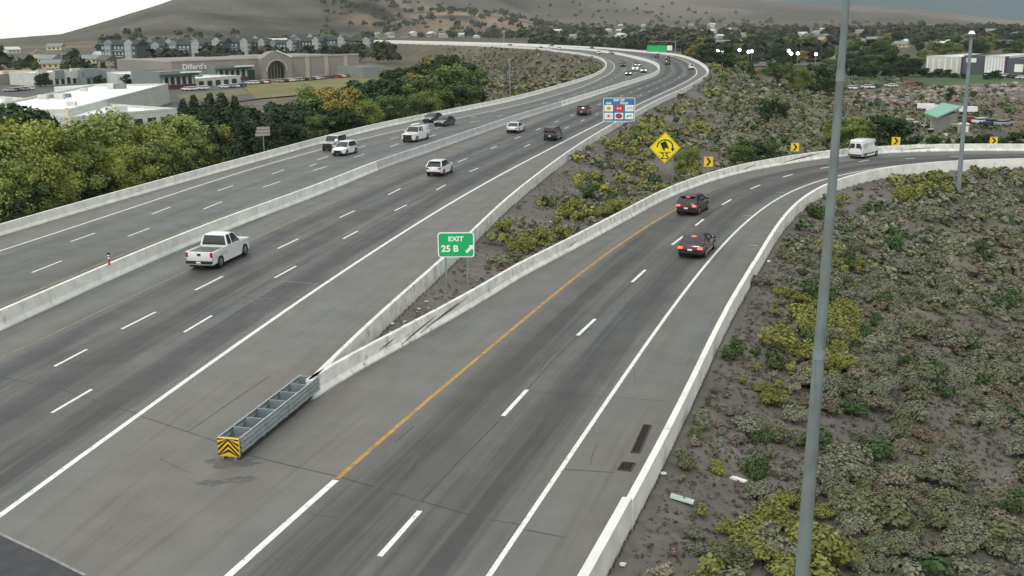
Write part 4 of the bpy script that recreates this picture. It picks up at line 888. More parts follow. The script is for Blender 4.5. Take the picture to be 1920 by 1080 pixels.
def awn_store(pL, pR, yt, label):
    e, w, h = store(pL, pR, yt, 20, label, m_gry, m_tan)
    MB().box(-.5, w+.5, -2.2, 0, h-1.3, h-.6).build('awning', m_aw, e); MB().box(w*.55, w+1.5, -2.6, -.5, h-.3, h+.15).build('canopy_edge', m_wh, e)
    for k in range(6): MB().box(w*(.05+.17*k), w*(.10+.17*k), -.3, 0, 0, h-1.4).build('pilaster', m_pale, e)
    for k in range(5): opening(e, w*(.11+.17*k), w*(.21+.17*k), 2., h-1.8, m_dkw, out=.05)
    MB().box(0, w, -.45, -.31, 0, 1.9).build('brick_base', m_brr, e)
awn_store((303,170), (367,166), 137, 'green awning shop front left of the lettered tan wall'); awn_store((406,155), (466,151), 126, 'green awning shop front just left of the arched entrance')
# large tan department store with the arched entry
a, w, rz = frame((330,158), (681,141)); h = zt_at(330, 116, a); H2 = zt_at(681, 106, G(681, 141, VZ))
e = empty('department_store', (a[0], a[1], VZ), rz, 'long tan department store with a tall round arched entrance', 'building')
fx = lambda px: (px-330)/351*w
MB().box(0, fx(480), 3, 60, -2, h).build('wall', m_tan, e); MB().box(fx(538), w, 3, 60, -2, h*1.02).build('wall', m_tan, e)
MB().box(fx(480)+.01, fx(538)-.01, 5, 55, -2, h*.99).build('wall', m_tan, e)
# entry: gabled block with arch opening
xc, hw = fx(509), (fx(538)-fx(480))/2; ar = hw*.62; zc_ = h*.38; top = h*1.36
out_ = [(xc-hw, -1), (xc-hw, h*1.0), (xc-hw*.72, h*1.12), (xc-hw*.35, top-.5), (xc, top), (xc+hw*.35, top-.5), (xc+hw*.72, h*1.12), (xc+hw, h*1.0), (xc+hw, -1), (xc+ar, -1)]+[(xc+ar*math.cos(t), zc_+ar*math.sin(t)) for t in np.linspace(0, math.pi, 15)]+[(xc-ar, -1)]
MB().prism(out_, 0, 4.9, 'y').build('arched_front', m_tan, e)
ring = [(xc+ar*1.12*math.cos(t), zc_+ar*1.12*math.sin(t)) for t in np.linspace(0, math.pi, 15)]+[(xc+(ar-.02)*math.cos(t), zc_+(ar-.02)*math.sin(t)) for t in np.linspace(math.pi, 0, 15)]
MB().prism(ring, -.35, .3, 'y').build('arch_trim', m_tan2, e); MB().box(xc-ar, xc+ar, 2.6, 2.8, -1, zc_+ar+.2).build('arch_glass', mat('arch_glass_green', (.02,.035,.028), .3, .2), e)
for k in range(5): MB().box(xc-ar+ar*2*(k+1)/6-.12, xc-ar+ar*2*(k+1)/6+.12, 2.4, 2.59, 0, zc_+ar*.8).build('mullion', m_tan, e)
MB().bar((xc+.4, -.1, top+.12), (xc+hw, -.1, h*1.06), .35, n=4).build('gable_coping', m_wh, e)
for px in (574, 612, 652): MB().box(fx(px)-1., fx(px)+1., 2.4, 3.0, 0, h*1.0).build('pilaster', m_tan2, e)
MB().box(fx(538), w, 2.75, 3.3, h*1.02, h*1.10).build('cornice', m_tan2, e); MB().box(0, fx(480), 2.7, 3.3, h, h*1.07).build('cornice', m_tan2, e)
t_ = text("Dillard's", 3.0, m_wh, e, fx(368), h*.74, sx=1.1, bold=.04, y=2.7)
MB().box(fx(455), fx(472), 2, 2.7, 0, h*.5).build('door_recess', m_dkw, e)
e, w, h = store((681,148), (722,146), 128, 22, 'plain grey annex at the right end of the tan department store', m_gry, m_gry)
# right side: warehouse, shed
e, w, h = store((1735,136), (1802,138), 107, 40, 'large white sided warehouse behind trees on the right', m_pale, m_wh, name='warehouse'); MB().box(w-.3, w+.5, -.3, 2, 0, h+.4).build('corner_trim', m_purp, e)
for k in range(6): MB().box(w*k/6+.3, w*k/6+.9, -.15, 0, .3, h-.3).build('wall_rib', m_wh, e)
e, w, h = store((1804,139), (1843,140), 106, 40, 'dark charcoal block between the white warehouses', m_dg, m_gry, name='warehouse'); opening(e, w*.15, w*.62, h*.68, h*.92, m_swhite, 'white_sign')
e, w, h = store((1844,143), (1883,144), 107, 36, 'white ribbed warehouse front with a plum corner', m_pale, m_wh, name='warehouse'); MB().box(w-.3, w+.5, -.3, 2, 0, h+.4).build('corner_trim', m_purp, e)
for k in range(7): MB().box(w*k/7+.2, w*k/7+.8, -.15, 0, .3, h-.3).build('wall_rib', m_wh, e)
e, w, h = store((1884,144), (1925,145), 112, 36, 'charcoal warehouse with a white square sign at the right edge', m_dg, m_gry, name='warehouse'); opening(e, w*.4, w*.8, h*.3, h*.75, m_swhite, 'white_sign'); MB().box(w*.82, w*1.05, -.5, 2, 0, h+.6).build('corner_trim', m_purp, e)
p0 = G(1758, 240, VZ); e = empty('equipment_shed', (p0[0], p0[1], VZ+.42), 0, 'shed with pale green roof and open bays past the ramp', 'building')
q = [G(x, y, -3.2)-p0 for x, y in [(1733,211),(1757,221),(1803,207),(1766,199)]]; zr = -3.2-VZ-.42; zs = [0, .15, .9, .75]
MB().add([(a[0], a[1], zr+d_) for a, d_ in zip(q, zs)]+[(a[0], a[1], zr+d_-.3) for a, d_ in zip(q, zs)], [(0,1,2,3),(7,6,5,4),(0,4,5,1),(1,5,6,2),(2,6,7,3),(3,7,4,0)]).build('roof', m_groof, e)
cq = sum(q)/4; wl = [cq+(a-cq)*.86 for a in q]
mid = lambda a, b, t: a*(1-t)+b*t
W4 = [mid(wl[0], wl[1], .55), wl[1], wl[2], mid(wl[3], wl[2], .45)]
MB().prism([tuple(a) for a in W4], -.3, zr-.32, 'z').build('wall', m_tan, e)
for a in (wl[0], mid(wl[0], wl[1], .5), wl[3]): MB().bar((a[0], a[1], -.3), (a[0], a[1], zr-.3), .16, n=6).build('column', m_pale, e)
a_, b_ = G(1758, 251, VZ+.42), G(1816, 252, VZ+.42); v_ = b_-a_; e = empty('low_building', (a_[0], a_[1], VZ+.42), math.atan2(v_[1], v_[0]), 'low tan building with dark and ochre bays in front of the green roofed shed', 'building'); w = float(np.hypot(*v_)); h = hgt(1787, 233, (a_+b_)/2)-VZ-.42
MB().box(0, w, 0, 3, -.3, h).build('wall', m_tan2, e); MB().box(-.1, w+.1, -.1, 3.1, h, h+.12).build('roof', m_wh, e)
for x0, x1, m in ((.06, .20, m_black), (.24, .40, m_ydoor), (.50, .62, m_brr), (.70, .82, m_gry)): MB().box(w*x0, w*x1, -.05, .01, 0, h*.8).build('bay_door', m, e)
MB().box(w*.86, w*.97, -.05, .01, 0, h*.85).build('bay_door', m_wh, e)
# apartments: gabled blocks in rows, instanced meshes
def apartment(wall):
    m_apt = mat('wall_dark_teal' if wall is m_teal else 'wall_slate', (.060,.095,.098) if wall is m_teal else (.10,.12,.125), .9, .15, .5); wall = m_apt; m_win = mat('window_pale_frame', (.42,.46,.46), .4, .2)
    e = empty('apartment_building', label='x', cat='building', group='apartment blocks below the hill'); w, d, h = 24., 14., 9.6
    MB().box(0, w, 0, d, -3, h).build('wall', wall, e)
    MB().prism([(-.8, h), (d/2, h+2.6), (d+.8, h)], -.6, w+.6, 'x').build('roof', mat('roof_dark_green', (.035,.05,.048), .95, .2, .8), e)
    for gx in (3.2, w-7.2):
        MB().prism([(gx, 0), (gx+4.6, 0), (gx+4.6, h+.8), (gx+2.3, h+2.7), (gx, h+.8)], -1.6, 1.0, 'y').build('gable_bay', m_gry if gx < 5 else mat('wall_soft_grey', (.34,.36,.36), .9), e)
    base = None
    for fl in range(3):
        for x in (1.2, 4.3, 6.3, 9.6, 12.0, 14.4, 17.6, 19.6, 22.0):
            y = -1.66 if (3.2 < x < 7.8 or w-7.2 < x < w-2.6) else -.06
            if base is None: base = MB().box(-.6, .6, 0, .08, 0, 1.5).build('window', m_win, e); o = base
            else: o = base.copy(); C.objects.link(o); o.parent = e
            o.location = (x, y, 1.1+fl*3.1)
        MB().box(9., 15., -1.3, 0, .1+fl*3.1, .35+fl*3.1).build('balcony', m_pale, e)
    return e
apA, apB = apartment(m_teal), apartment(m_gry)
aps = [(212,118,96,0,'x'),(250,117,90,1,''),(290,112,86,0,''),(330,112,82,1,''),(372,111,82,0,''),(420,110,80,1,''),(462,108,78,0,''),(520,107,76,1,''),(566,106,76,0,''),(610,104,75,1,''),(652,103,74,0,''),(345,97,88,1,''),(560,96,72,0,''),(455,98,73,1,'')]
used = set()
for i, (px, yb, yt, kd, _) in enumerate(aps):
    src = (apA, apB)[kd]; e = src if kd not in used else copy_tree(src); used.add(kd)
    a = G(px-20, yb, VZ); e.location = (a[0], a[1], max(VZ, float(far_z(np.array([a[0]]), np.array([a[1]]))[0]))); e.rotation_euler.z = R(random.uniform(-14, 14)); k = 1.05; e.scale = (k*random.uniform(.9, 1.15), k, k*random.uniform(.95, 1.15))
    e['label'] = ('teal grey' if kd == 0 else 'light grey')+' gabled apartment block in the rows below the left hill'; e['group'] = ('teal' if kd == 0 else 'light grey')+' apartment blocks below the hill'
# scattered houses among the trees
def house(wall, roof, gid):
    e = empty('house', cat='house'); MB().box(-6, 6, -4, 4, -1.5, 3).build('wall', wall, e); MB().prism([(-4.7, 2.9), (0, 5.4), (4.7, 2.9)], -6.5, 6.5, 'x').build('roof', roof, e)
    for x in (-3.5, 0, 3.5): MB().box(x-.7, x+.7, -4.06, -3.98, .8, 2.2).build('window', m_dkw, e)
    return e
hs = [house(m_pale, m_pale, 0), house(m_tan2, m_shing, 1), house(m_cream, m_gry, 2)]; hl = ['small pale roofed house among the dark valley trees', 'small tan house with a dark roof among the valley trees', 'small cream house with a grey roof among the valley trees']
HR = random.Random(5); used = set()
spots = [(1160+HR.uniform(0, 220)*1.0, HR.uniform(46, 62)) for _ in range(20)]+[(HR.uniform(1330, 1920), HR.uniform(50, 92)) for _ in range(46)]+[(HR.uniform(0, 260), HR.uniform(88, 128)) for _ in range(12)]+[(HR.uniform(640, 900), HR.uniform(60, 72)) for _ in range(12)]+[(HR.uniform(1040, 1200), HR.uniform(58, 80)) for _ in range(12)]
for px, py in spots:
    k = HR.randrange(3); e = hs[k] if k not in used else copy_tree(hs[k]); used.add(k)
    q = TG(px, py) if py < 75 else Vector((*G(px, py, VZ), VZ)); e.location = q; e.rotation_euler.z = HR.uniform(-1.2, 1.2); e.scale = (HR.uniform(.8, 1.3),)*3; e['label'] = hl[k]; e['group'] = ['pale', 'tan', 'cream'][k]+' valley houses'
# lit yard lamps
for i, (px, py, n_) in enumerate([(1345,94,0),(1354,97.5,0),(1385,93.5,0),(1402,97,0),(1408,96,0),(1477,95,0),(1482,100.5,0),(1494,100,0),(1528,101.5,0),(1618,101,0),(1642,107,0),(1286,100,0)]):
    a = G(px, 132 if px > 1300 else 110, VZ); r_ = np.hypot(*a); k = r_/F; zt = hgt(px, py, a)
    e = empty('yard_lamp', (a[0], a[1], VZ), -math.atan2(a[0], a[1]), 'tall lit yard floodlight above the trees on the valley floor', 'lamp', 'lit yard floodlights on the right')
    MB().bar((0, 0, 0), (0, 0, zt-VZ), .16, .1).build('post', m_post, e); s = 2.7*k
    MB().bar((0, -.5, zt-VZ), (0, .3, zt-VZ), s, s*.9, 12).build('lamp_head', m_headon, e)
# roadside building with cream front
e, w, h = store((1590,118), (1622,118), 99, 14, 'tan commercial building half behind the tall near pole', m_cream, m_cream)
e, w, h = store((1540,114), (1566,114), 100, 14, 'pale commercial building left of the tall near pole', m_pale, m_tan2)

# ------------------------------------------------------------------ parked cars
def parked(pm, pick):
    o1 = MB(); L_, W, H = (5.6, 1.95, 1.9) if pick else (4.6, 1.85, 1.5)
    m = MB().box(-L_/2, L_/2, -W/2, W/2, .35, .95).box(*((-.6, 1.2) if pick else (-1.7, 1.0)), -W/2+.12, W/2-.12, .95, H-.1)
    o = m.build('parked_car', pm, None, bevel=.08); me = o.data; me.materials.append(m_glass); me.materials.append(m_rubber)
    for p in me.polygons:
        if 1.0 < p.center.z < H-.18 and abs(p.normal.z) < .5: p.material_index = 1
    bm = bmesh.new(); bm.from_mesh(me)
    for x in (-L_*.3, L_*.3):
        for y in (-W/2+.1, W/2-.1):
            r = bmesh.ops.create_cone(bm, cap_ends=True, segments=10, radius1=.35, radius2=.35, depth=.22, matrix=Matrix.Translation((x, y, .35)) @ Matrix.Rotation(math.pi/2, 4, 'X'))
            for v in r['verts']:
                for f in v.link_faces: f.material_index = 2
    bm.to_mesh(me); bm.free(); return o
cn = ['white', 'black', 'silver', 'dark grey', 'red', 'tan', 'blue']
PK = [parked(m, False) for m in (P_WHITE, P_BLACK, P_SILV, P_DGREY, P_RED, P_TAN, P_BLUE)]; PKP = parked(P_WHITE, True); used = set()
def park(src, p, z, rz, lab, grp):
    o = src if src.name not in used else src.copy(); first = src.name in used; used.add(src.name)
    if first: C.objects.link(o)
    o.location = (p[0], p[1], z); o.rotation_euler.z = rz; tag(o, lab, 'parked car', grp); return o
CR = random.Random(11)
rows = []
for (x0, y0, x1, y1, n, z, place, rzj) in [(1560,170,1720,161,11,VZ+.35,'along the edge of the turf on the right',0),
        (1385,136,1490,142,9,VZ+.3,'along the dirt track left of the tall pole',0),(1335,122,1500,116,18,VZ+.35,'in the lot below the floodlights',0),
        (350,170,452,163,10,VZ+.37,'in the mall lot before the green awnings',0),(500,146,650,135,20,VZ+.37,'in the mall lot before the arched entrance',0),(470,158,560,152,13,VZ+.37,'in the mall lot before the arched entrance',0),(560,152,680,142,18,VZ+.37,'in the mall lot before the arched entrance',0),(20,172,60,168,6,VZ+.3,'at the far left edge of the mall lot',0),(600,142,690,134,14,VZ+.37,'in the mall lot before the arched entrance',0),
        (1800,228,1880,236,5,VZ+.42,'on the gravel behind the shed',0),(1860,142,1915,148,7,VZ+.3,'before the right edge warehouses',0)]:
    a, b = G(x0, y0, z), G(x1, y1, z); th = math.atan2(*(b-a)[::-1])
    for k in range(n):
        if CR.random() < .18: continue
        p = a+(b-a)*(k+CR.uniform(-.2, .2))/max(1, n-1); w_ = CR.choices(range(7), [9 if 'mall' in place else 5, 3, 4, 3, 2, 2, 1])[0]
        park(PK[w_], p, z, th+math.pi/2+CR.uniform(-.06, .06), cn[w_]+' car parked '+place, cn[w_]+' cars '+place)
for i, (px, py) in enumerate([(1708,238),(1716,243),(1724,246),(1733,250),(1742,254),(1752,258)]):
    park(PKP, G(px, py, VZ+.42), VZ+.42, R(150), 'white pickup in the slanted row parked left of the green roofed shed', 'white pickups beside the shed')
for i, (px, py, lab) in enumerate([(1735,206,'white box trailer parked behind the green roofed shed'),(1752,209,'second white trailer right behind the shed'),(1815,212,'white trailer past the thin lamp pole')]):
    p = G(px, py, VZ+.4); e = empty('box_trailer', (p[0], p[1], VZ+.4), R(160), lab, 'trailer'); e.scale = (.6, .6, .55); MB().box(-3.5, 3.5, -1.2, 1.2, .7, 3.0).build('box', m_wh, e)
    for x in (-1.2, 0): MB().bar((x, -1.22, .4), (x, 1.22, .4), .4, n=12).build('wheel', m_rubber, e)
    MB().bar((3.5, 0, .6), (5.0, 0, .5), .08).build('drawbar', m_black, e)

# stone and gravel pallets in the landscape yard
pal = []
for cc_, nm_ in (((.30,.28,.25), 'pale grey'), ((.17,.16,.16), 'dark grey'), ((.27,.17,.14), 'reddish'), ((.32,.25,.16), 'sandy'), ((.05,.055,.05), 'blackish')):
    bm = bmesh.new(); bmesh.ops.create_icosphere(bm, subdivisions=1, radius=1.)
    for v in bm.verts: v.co = Vector((v.co.x*random.uniform(.8, 1.2), v.co.y*random.uniform(.8, 1.2), max(-.1, v.co.z*.75+.3)))
    me = bpy.data.meshes.new('stone_heap'); bm.to_mesh(me); bm.free(); me.materials.append(mat('heap_'+nm_.replace(' ', '_'), cc_, .95, .3, 1.5)); pal.append((me, nm_))
for (x0, y0, x1, y1, n) in [(1570,197,1915,176,46),(1590,190,1915,170,48),(1600,184,1915,166,44),(1610,178,1915,162,42),(1560,201,1760,194,24),(1660,171,1915,158,36)]:
    a, b = G(x0, y0, VZ+.34), G(x1, y1, VZ+.34)
    for k in range(n):
        if CR.random() < .16: continue
        p = a+(b-a)*(k+CR.uniform(-.35, .35))/n+np.array([0, CR.uniform(-2.5, 2.5)]); w_ = CR.choices(range(5), [5, 3, 1.6 if p[0] < G(1660, 190, VZ)[0] else .6, 2.5, 2.2])[0]; me, nm_ = pal[w_]
        o = bpy.data.objects.new('stone_heap', me); link(o); o.location = (p[0], p[1], VZ+.36); o.rotation_euler.z = CR.uniform(0, 3); k_ = CR.uniform(.5, 1.15); o.scale = (k_*CR.uniform(.8, 1.5), k_, k_*CR.uniform(.7, 1.2))
        tag(o, nm_+' heap of stone in the landscape yard beyond the green roofed shed', 'stone heap', nm_+' heaps in the landscape yard')

# ------------------------------------------------------------------ vegetation
LF = {}
def quads(P, Nn, s, r, asp=1.0):
    """one small quad per point, facing roughly Nn"""
    n = len(P); a = r.normal(size=(n, 3)); t = np.cross(Nn, a); t /= np.linalg.norm(t, axis=1)[:, None]+1e-9; b = np.cross(Nn, t)
    s = s[:, None]; V = np.stack([P-t*s-b*s*asp, P+t*s-b*s*asp*.6, P+t*s*.8+b*s*asp, P-t*s*.7+b*s*asp*.8], 1).reshape(-1, 3)
    return V, np.arange(4*n).reshape(n, 4)
def shrub_arrays(n, size, seed, tall=.8, core=True, leaf=.13, lumps=5):
    r = np.random.default_rng(seed); cs = r.normal(size=(lumps, 3))*[.20, .20, .14]+[0, 0, .48]; cs[:, 2] = np.abs(cs[:, 2]); rad = r.uniform(.26, .46, lumps); cs[:, :2] *= 1.15
    d = r.normal(size=(n, 3)); d[:, 2] = np.abs(d[:, 2])*.95-.12; d /= np.linalg.norm(d, axis=1)[:, None]; k = r.integers(0, lumps, n)
    P = cs[k]+d*rad[k][:, None]*r.uniform(.70, 1.22, n)[:, None]; P[:, 2] = np.maximum(P[:, 2], .02)
    Nn = d*.8+[0, 0, .35]+r.normal(size=(n, 3))*.32; Nn /= np.linalg.norm(Nn, axis=1)[:, None]
    V, Fq = quads(P, Nn, r.uniform(.7, 1.3, n)*leaf, r)
    if core:
        for c, q in zip(cs, rad):
            th = np.linspace(0, 2*math.pi, 7, endpoint=False); cv = []
            for zz, rr2 in ((-.9, .55), (-.2, .95), (.45, .8), (.86, .3)): cv += [(c[0]+math.cos(t)*q*rr2*.70, c[1]+math.sin(t)*q*rr2*.70, max(-.1, c[2]+zz*q*.70)) for t in th]
            o = len(V); V = np.vstack([V, cv]); Fq = np.vstack([Fq, [(o+i*7+j, o+i*7+(j+1) % 7, o+(i+1)*7+(j+1) % 7, o+(i+1)*7+j) for i in range(3) for j in range(7)], [(o+21, o+22, o+23, o+24)]])
    V = V*np.array([1, 1, tall])*size; return V, Fq
SAGE, YEL, GRN, BRN, DRY = np.array([.158,.170,.118]), np.array([.170,.182,.052]), np.array([.062,.100,.040]), np.array([.150,.122,.086]), np.array([.180,.162,.118])
OLV = np.array([.132,.146,.078]); COLS = [SAGE, OLV, YEL, GRN, BRN, DRY]; CNAME = ['grey green', 'olive', 'yellow green', 'dark green', 'reddish brown', 'dry straw coloured']
def vary(V, base, r, amt=.22):
    f = 1+r.uniform(-amt, amt, (len(V)//4+1, 1)); f = np.repeat(f, 4, axis=0)[:len(V)]; return np.clip(base*f, .005, 1)
# candidate positions in the world
SR = np.random.default_rng(21)
def scatter(x0, x1, y0, y1, dens, rmax=1e9):
    g = dens**-.5; a, b = np.meshgrid(np.arange(x0, x1, g), np.arange(y0, y1, g)); a = a+(np.arange(a.shape[0])[:, None] % 2)*g*.5
    return (a+SR.uniform(-.36, .36, a.shape)*g).ravel(), (b+SR.uniform(-.36, .36, a.shape)*g).ravel()
Xs, Ys = [], []
for args in [(0, 50, 18, 75, 1.75), (5, 90, 75, 130, 1.25), (-14, 0, 40, 75, 1.2)]: X, Y = scatter(*args); Xs.append(X); Ys.append(Y)
for args in [(-15, 130, 130, 200, .75), (-15, 5, 75, 130, .9), (0, 150, 200, 420, .2), (-70, 70, 150, 420, .12)]: X, Y = scatter(*args); Xs.append(X); Ys.append(Y)
X = np.concatenate(Xs); Y = np.concatenate(Ys)
X_b, Y_b = scatter(-170, 60, 320, 760, .035); X = np.concatenate([X, X_b]); Y = np.concatenate([Y, Y_b])
Z, Dd, Lf = hz(X, Y, True); px, py = project(X, Y, Z)
keep = (Dd > .55) & (px > -30) & (px < 1960) & (py < 1120) & (py > 60) & (~Lf | ((px > 800) & (Y > 140) & (Dd > 3)))
for sx, sy, rx, ry in [(1327,312,16,26),(1496,284,13,22),(1245,315,26,36),(857,520,40,45),(1680,272,12,20),(1278,945,34,40),(1380,905,28,24)]: keep &= ~((np.abs(px-sx) < rx) & (np.abs(py-sy) < ry))
clump = vnoise(X, Y, 7, 31, 3); big = vnoise(X, Y, 30, 32, 3)
near_edge = np.clip(1-(Dd-.6)/6, 0, 1)
keep &= (SR.random(len(X)) < np.clip(.84+clump*1.5-near_edge*.62-.25*(Dd < 2.2), .03, 1))
X, Y, Z, Dd, clump, big, near_edge, px, py = (a_[keep] for a_ in (X, Y, Z, Dd, clump, big, near_edge, px, py))
wedge = (px < 1330) & (py > 225) & (X < 60)
u = SR.random(len(X)); c2 = vnoise(X, Y, 5, 33, 2); kind = np.where(u < .56, 0, np.where(u < .80, 1, np.where(u < .83, 4, np.where(u < .96, 5, 3))))
kind = np.where((near_edge > .05) & (near_edge < .85) & (c2 > -.02) & (SR.random(len(X)) < .75), 2, kind); kind = np.where(wedge & (c2 > -.15) & (SR.random(len(X)) < .6) & (near_edge < .95), 2, kind)
kind = np.where((big > .36) & (SR.random(len(X)) < .3), 4, kind); kind = np.where((SR.random(len(X)) < .06) & (near_edge > .1), 3, kind)
kind = np.where((px < 1130) & (Y > 140) & (py < 175), SR.choice([0, 4, 4, 5, 1], len(X)), kind)
size = SR.gamma(7., .083, len(X))*np.where(kind == 2, 1.25, 1.)*np.where(kind == 3, 1.35, 1)*np.where(Dd > 4, 1.05, .9)
dist = np.hypot(X, Y); size = size*np.where((px < 1130) & (Y > 140) & (py < 175), 2.6, 1); size = np.clip(size, .22, 1.4)*np.where(dist > 120, 1.15, 1)*np.where(dist > 220, 1.3, 1)
order = np.argsort(-(size/dist)*((px > 0) & (px < 1920) & (py < 1080) & (py > 0)))
indiv = order[:300]; rest = order[300:]
protos = {}
for kd in range(6):
    for v in range(3):
        V, Fq = shrub_arrays(900, 1., 100+kd*10+v, tall=[1., 1., 1.05, 1.15, .85, .85][kd], leaf=.05, lumps=7)
        r_ = np.random.default_rng(kd*7+v); o = pyd('shrub', V, Fq, m_brush, col=vary(V, COLS[kd], r_)); protos[(kd, v)] = o; C.objects.unlink(o)
wherelab = lambda i: 'in the gore between freeway and ramp' if wedge[i] else 'on the brush slope right of the ramp'
for n_, i in enumerate(indiv):
    o = protos[(int(kind[i]), n_ % 3)].copy(); C.objects.link(o); s = size[i]*.95; o.location = (X[i], Y[i], Z[i]-.05*s); o.rotation_euler = (0, 0, SR.uniform(0, 6.28)); o.scale = (s*SR.uniform(.85, 1.2), s*SR.uniform(.85, 1.2), s*SR.uniform(.8, 1.1))
    tag(o, '%s desert shrub %s' % (CNAME[int(kind[i])], wherelab(i)), 'shrub', '%s shrubs %s' % (CNAME[int(kind[i])], wherelab(i)))
def mass(name, idx, n, leaf, lumps, core, label, gm=m_brush):
    lib = {(kd, v): shrub_arrays(n, 1., 300+kd*5+v, tall=[1., 1., 1.05, 1.15, .85, .85][kd], leaf=leaf, lumps=lumps, core=core) for kd in range(6) for v in range(3)}
    VV, FF, CC = [], [], []; off = 0
    for i in idx:
        V, Fq = lib[(int(kind[i]), int(i) % 3)]; a = SR.uniform(0, 6.28); ca, sa = math.cos(a), math.sin(a); s = size[i]
        V2 = V@np.array([[ca, sa, 0], [-sa, ca, 0], [0, 0, 1]])*s*np.array([1, 1, SR.uniform(.85, 1.1)])+[X[i], Y[i], Z[i]-.05*s]
        VV.append(V2); FF.append(Fq+off); off += len(V); CC.append(vary(V, COLS[int(kind[i])]*SR.uniform(.78, 1.22), SR))
    if VV: o = pyd(name, np.vstack(VV), np.vstack(FF), gm, col=np.vstack(CC)); tag(o, label, None, None, 'stuff'); return o
dn = dist[rest]
mass('sagebrush', rest[dn < 75], 120, .085, 4, True, 'dense grey green sagebrush on the near slope'); mass('sagebrush', rest[(dn >= 75) & (dn < 150)], 36, .17, 3, True, 'sagebrush farther along the banks'); mass('sagebrush', rest[dn >= 150], 14, .30, 1, True, 'distant low brush beyond the ramp')
print('shrubs', len(X), (dn < 75).sum(), ((dn >= 75) & (dn < 150)).sum(), (dn >= 150).sum())

def tree_obj(seed, H, Rr, ncl, nleaf, leaf, col, conifer=False, vase=False):
    r = np.random.default_rng(seed); root = empty('tree'); tr = MB(); 
    tr.bar((0, 0, -.5), (r.uniform(-.2, .2), r.uniform(-.2, .2), H*(.9 if conifer else .5)), H*.022, H*.012, 7)
    Ps, Ns = [], []
    if conifer:
        for k in range(ncl):
            t = k/ncl; z = H*(.12+.86*t); rad = Rr*(1-t)**.8*1.0+.15; m = int(nleaf/ncl*(1.7*(1-t)+.3)); a = r.uniform(0, 6.28, m); q = rad*np.sqrt(r.uniform(.2, 1, m))*(1+.18*np.sin(a*5+k))
            P = np.stack([np.cos(a)*q, np.sin(a)*q, z-q*.28+r.normal(size=m)*H*.015], -1); Nn = np.stack([np.cos(a)*.7, np.sin(a)*.7, np.full(m, .8)], -1)+r.normal(size=(m, 3))*.3; Ps.append(P); Ns.append(Nn)
    else:
        for k in range(ncl):
            a = r.uniform(0, 6.28); t = r.uniform(0, 1)**.8; zc = H*(.25+.62*t); rad = Rr*math.sqrt(max(.05, 1-((t-.4)/.75)**2))*r.uniform(.25, .92)
            c = np.array([math.cos(a)*rad, math.sin(a)*rad, zc]); cr = Rr*r.uniform(.20, .42)*(1-.3*t)
            tr.bar((0, 0, H*r.uniform(.15, .4)), tuple(c*[.8, .8, .96]), H*.009, H*.004, 5)
            m = int(nleaf/ncl); d = r.normal(size=(m, 3)); d /= np.linalg.norm(d, axis=1)[:, None]; d[:, 2] = d[:, 2]*.85
            P = c+d*cr*r.uniform(.50, 1.28, m)[:, None]*np.array([1, 1, .9]); Ps.append(P); Ns.append(d*.8+[0, 0, .5]+r.normal(size=(m, 3))*.5)
    P = np.vstack(Ps); Nn = np.vstack(Ns); Nn /= np.linalg.norm(Nn, axis=1)[:, None]; V, Fq = quads(P, Nn, r.uniform(.6, 1.3, len(P))*leaf, r)
    cc = vary(V, np.array(col), r, .25); pyd('crown', V, Fq, m_leaf, root, col=cc); tr.build('trunk', m_bark, root); return root
YG, YG2, DG, MG, GD = (.235,.270,.060), (.180,.230,.062), (.034,.056,.028), (.085,.130,.040), (.23,.20,.05)
TP = {}
for nm, args in {'yg': (12, 4.6, 34, 11000, .115, YG), 'yg2': (12, 4.4, 34, 11000, .115, YG2), 'mg': (11, 4.3, 28, 7500, .15, MG), 'gd': (9, 3.4, 24, 6000, .13, GD)}.items():
    for v in range(2): TP[(nm, v)] = tree_obj(hash_ := (sum(map(ord, nm))+v), *args)
for v in range(2): TP[('cf', v)] = tree_obj(60+v, 13, 3.0, 22, 4200, .20, DG, conifer=True)
TP[('dg', 0)] = tree_obj(70, 11, 4.6, 24, 5200, .21, (.032,.058,.024)); TP[('dg', 1)] = tree_obj(71, 11, 4.4, 22, 5200, .21, (.036,.062,.028))
TH = {'yg': 12, 'yg2': 12, 'mg': 11, 'gd': 9, 'cf': 13, 'dg': 11}
TN = {'yg': ('cottonwood_tree', 'bright yellow green leafy tree'), 'yg2': ('cottonwood_tree', 'olive green leafy tree'), 'mg': ('leafy_tree', 'mid green leafy tree'), 'gd': ('leafy_tree', 'golden autumn tree'), 'cf': ('pine_tree', 'dark pointed evergreen tree'), 'dg': ('leafy_tree', 'dark green dense tree')}
tused = set()
def plant(kd, v, x, y, h, where, wide=1.):
    src = TP[(kd, v)]; e = src if (kd, v) not in tused else copy_tree(src); tused.add((kd, v)); e.name = TN[kd][0]
    z = float(hz(x, y)[0]); s = h/TH[kd]; e.location = (x, y, z-.1); e.rotation_euler.z = TRr.uniform(0, 6.28); e.scale = (s*wide, s*wide, s)
    tag(e, TN[kd][1]+' '+where, 'tree', TN[kd][1]+'s '+where); return e
TRr = random.Random(3)
WC = 'in the tree belt between the mall and the freeway'
WL_ = 'beyond the left freeway barrier'
RL1 = np.hypot(L1[:, 0], L1[:, 1]); AL1 = np.arctan2(L1[:, 0], L1[:, 1])
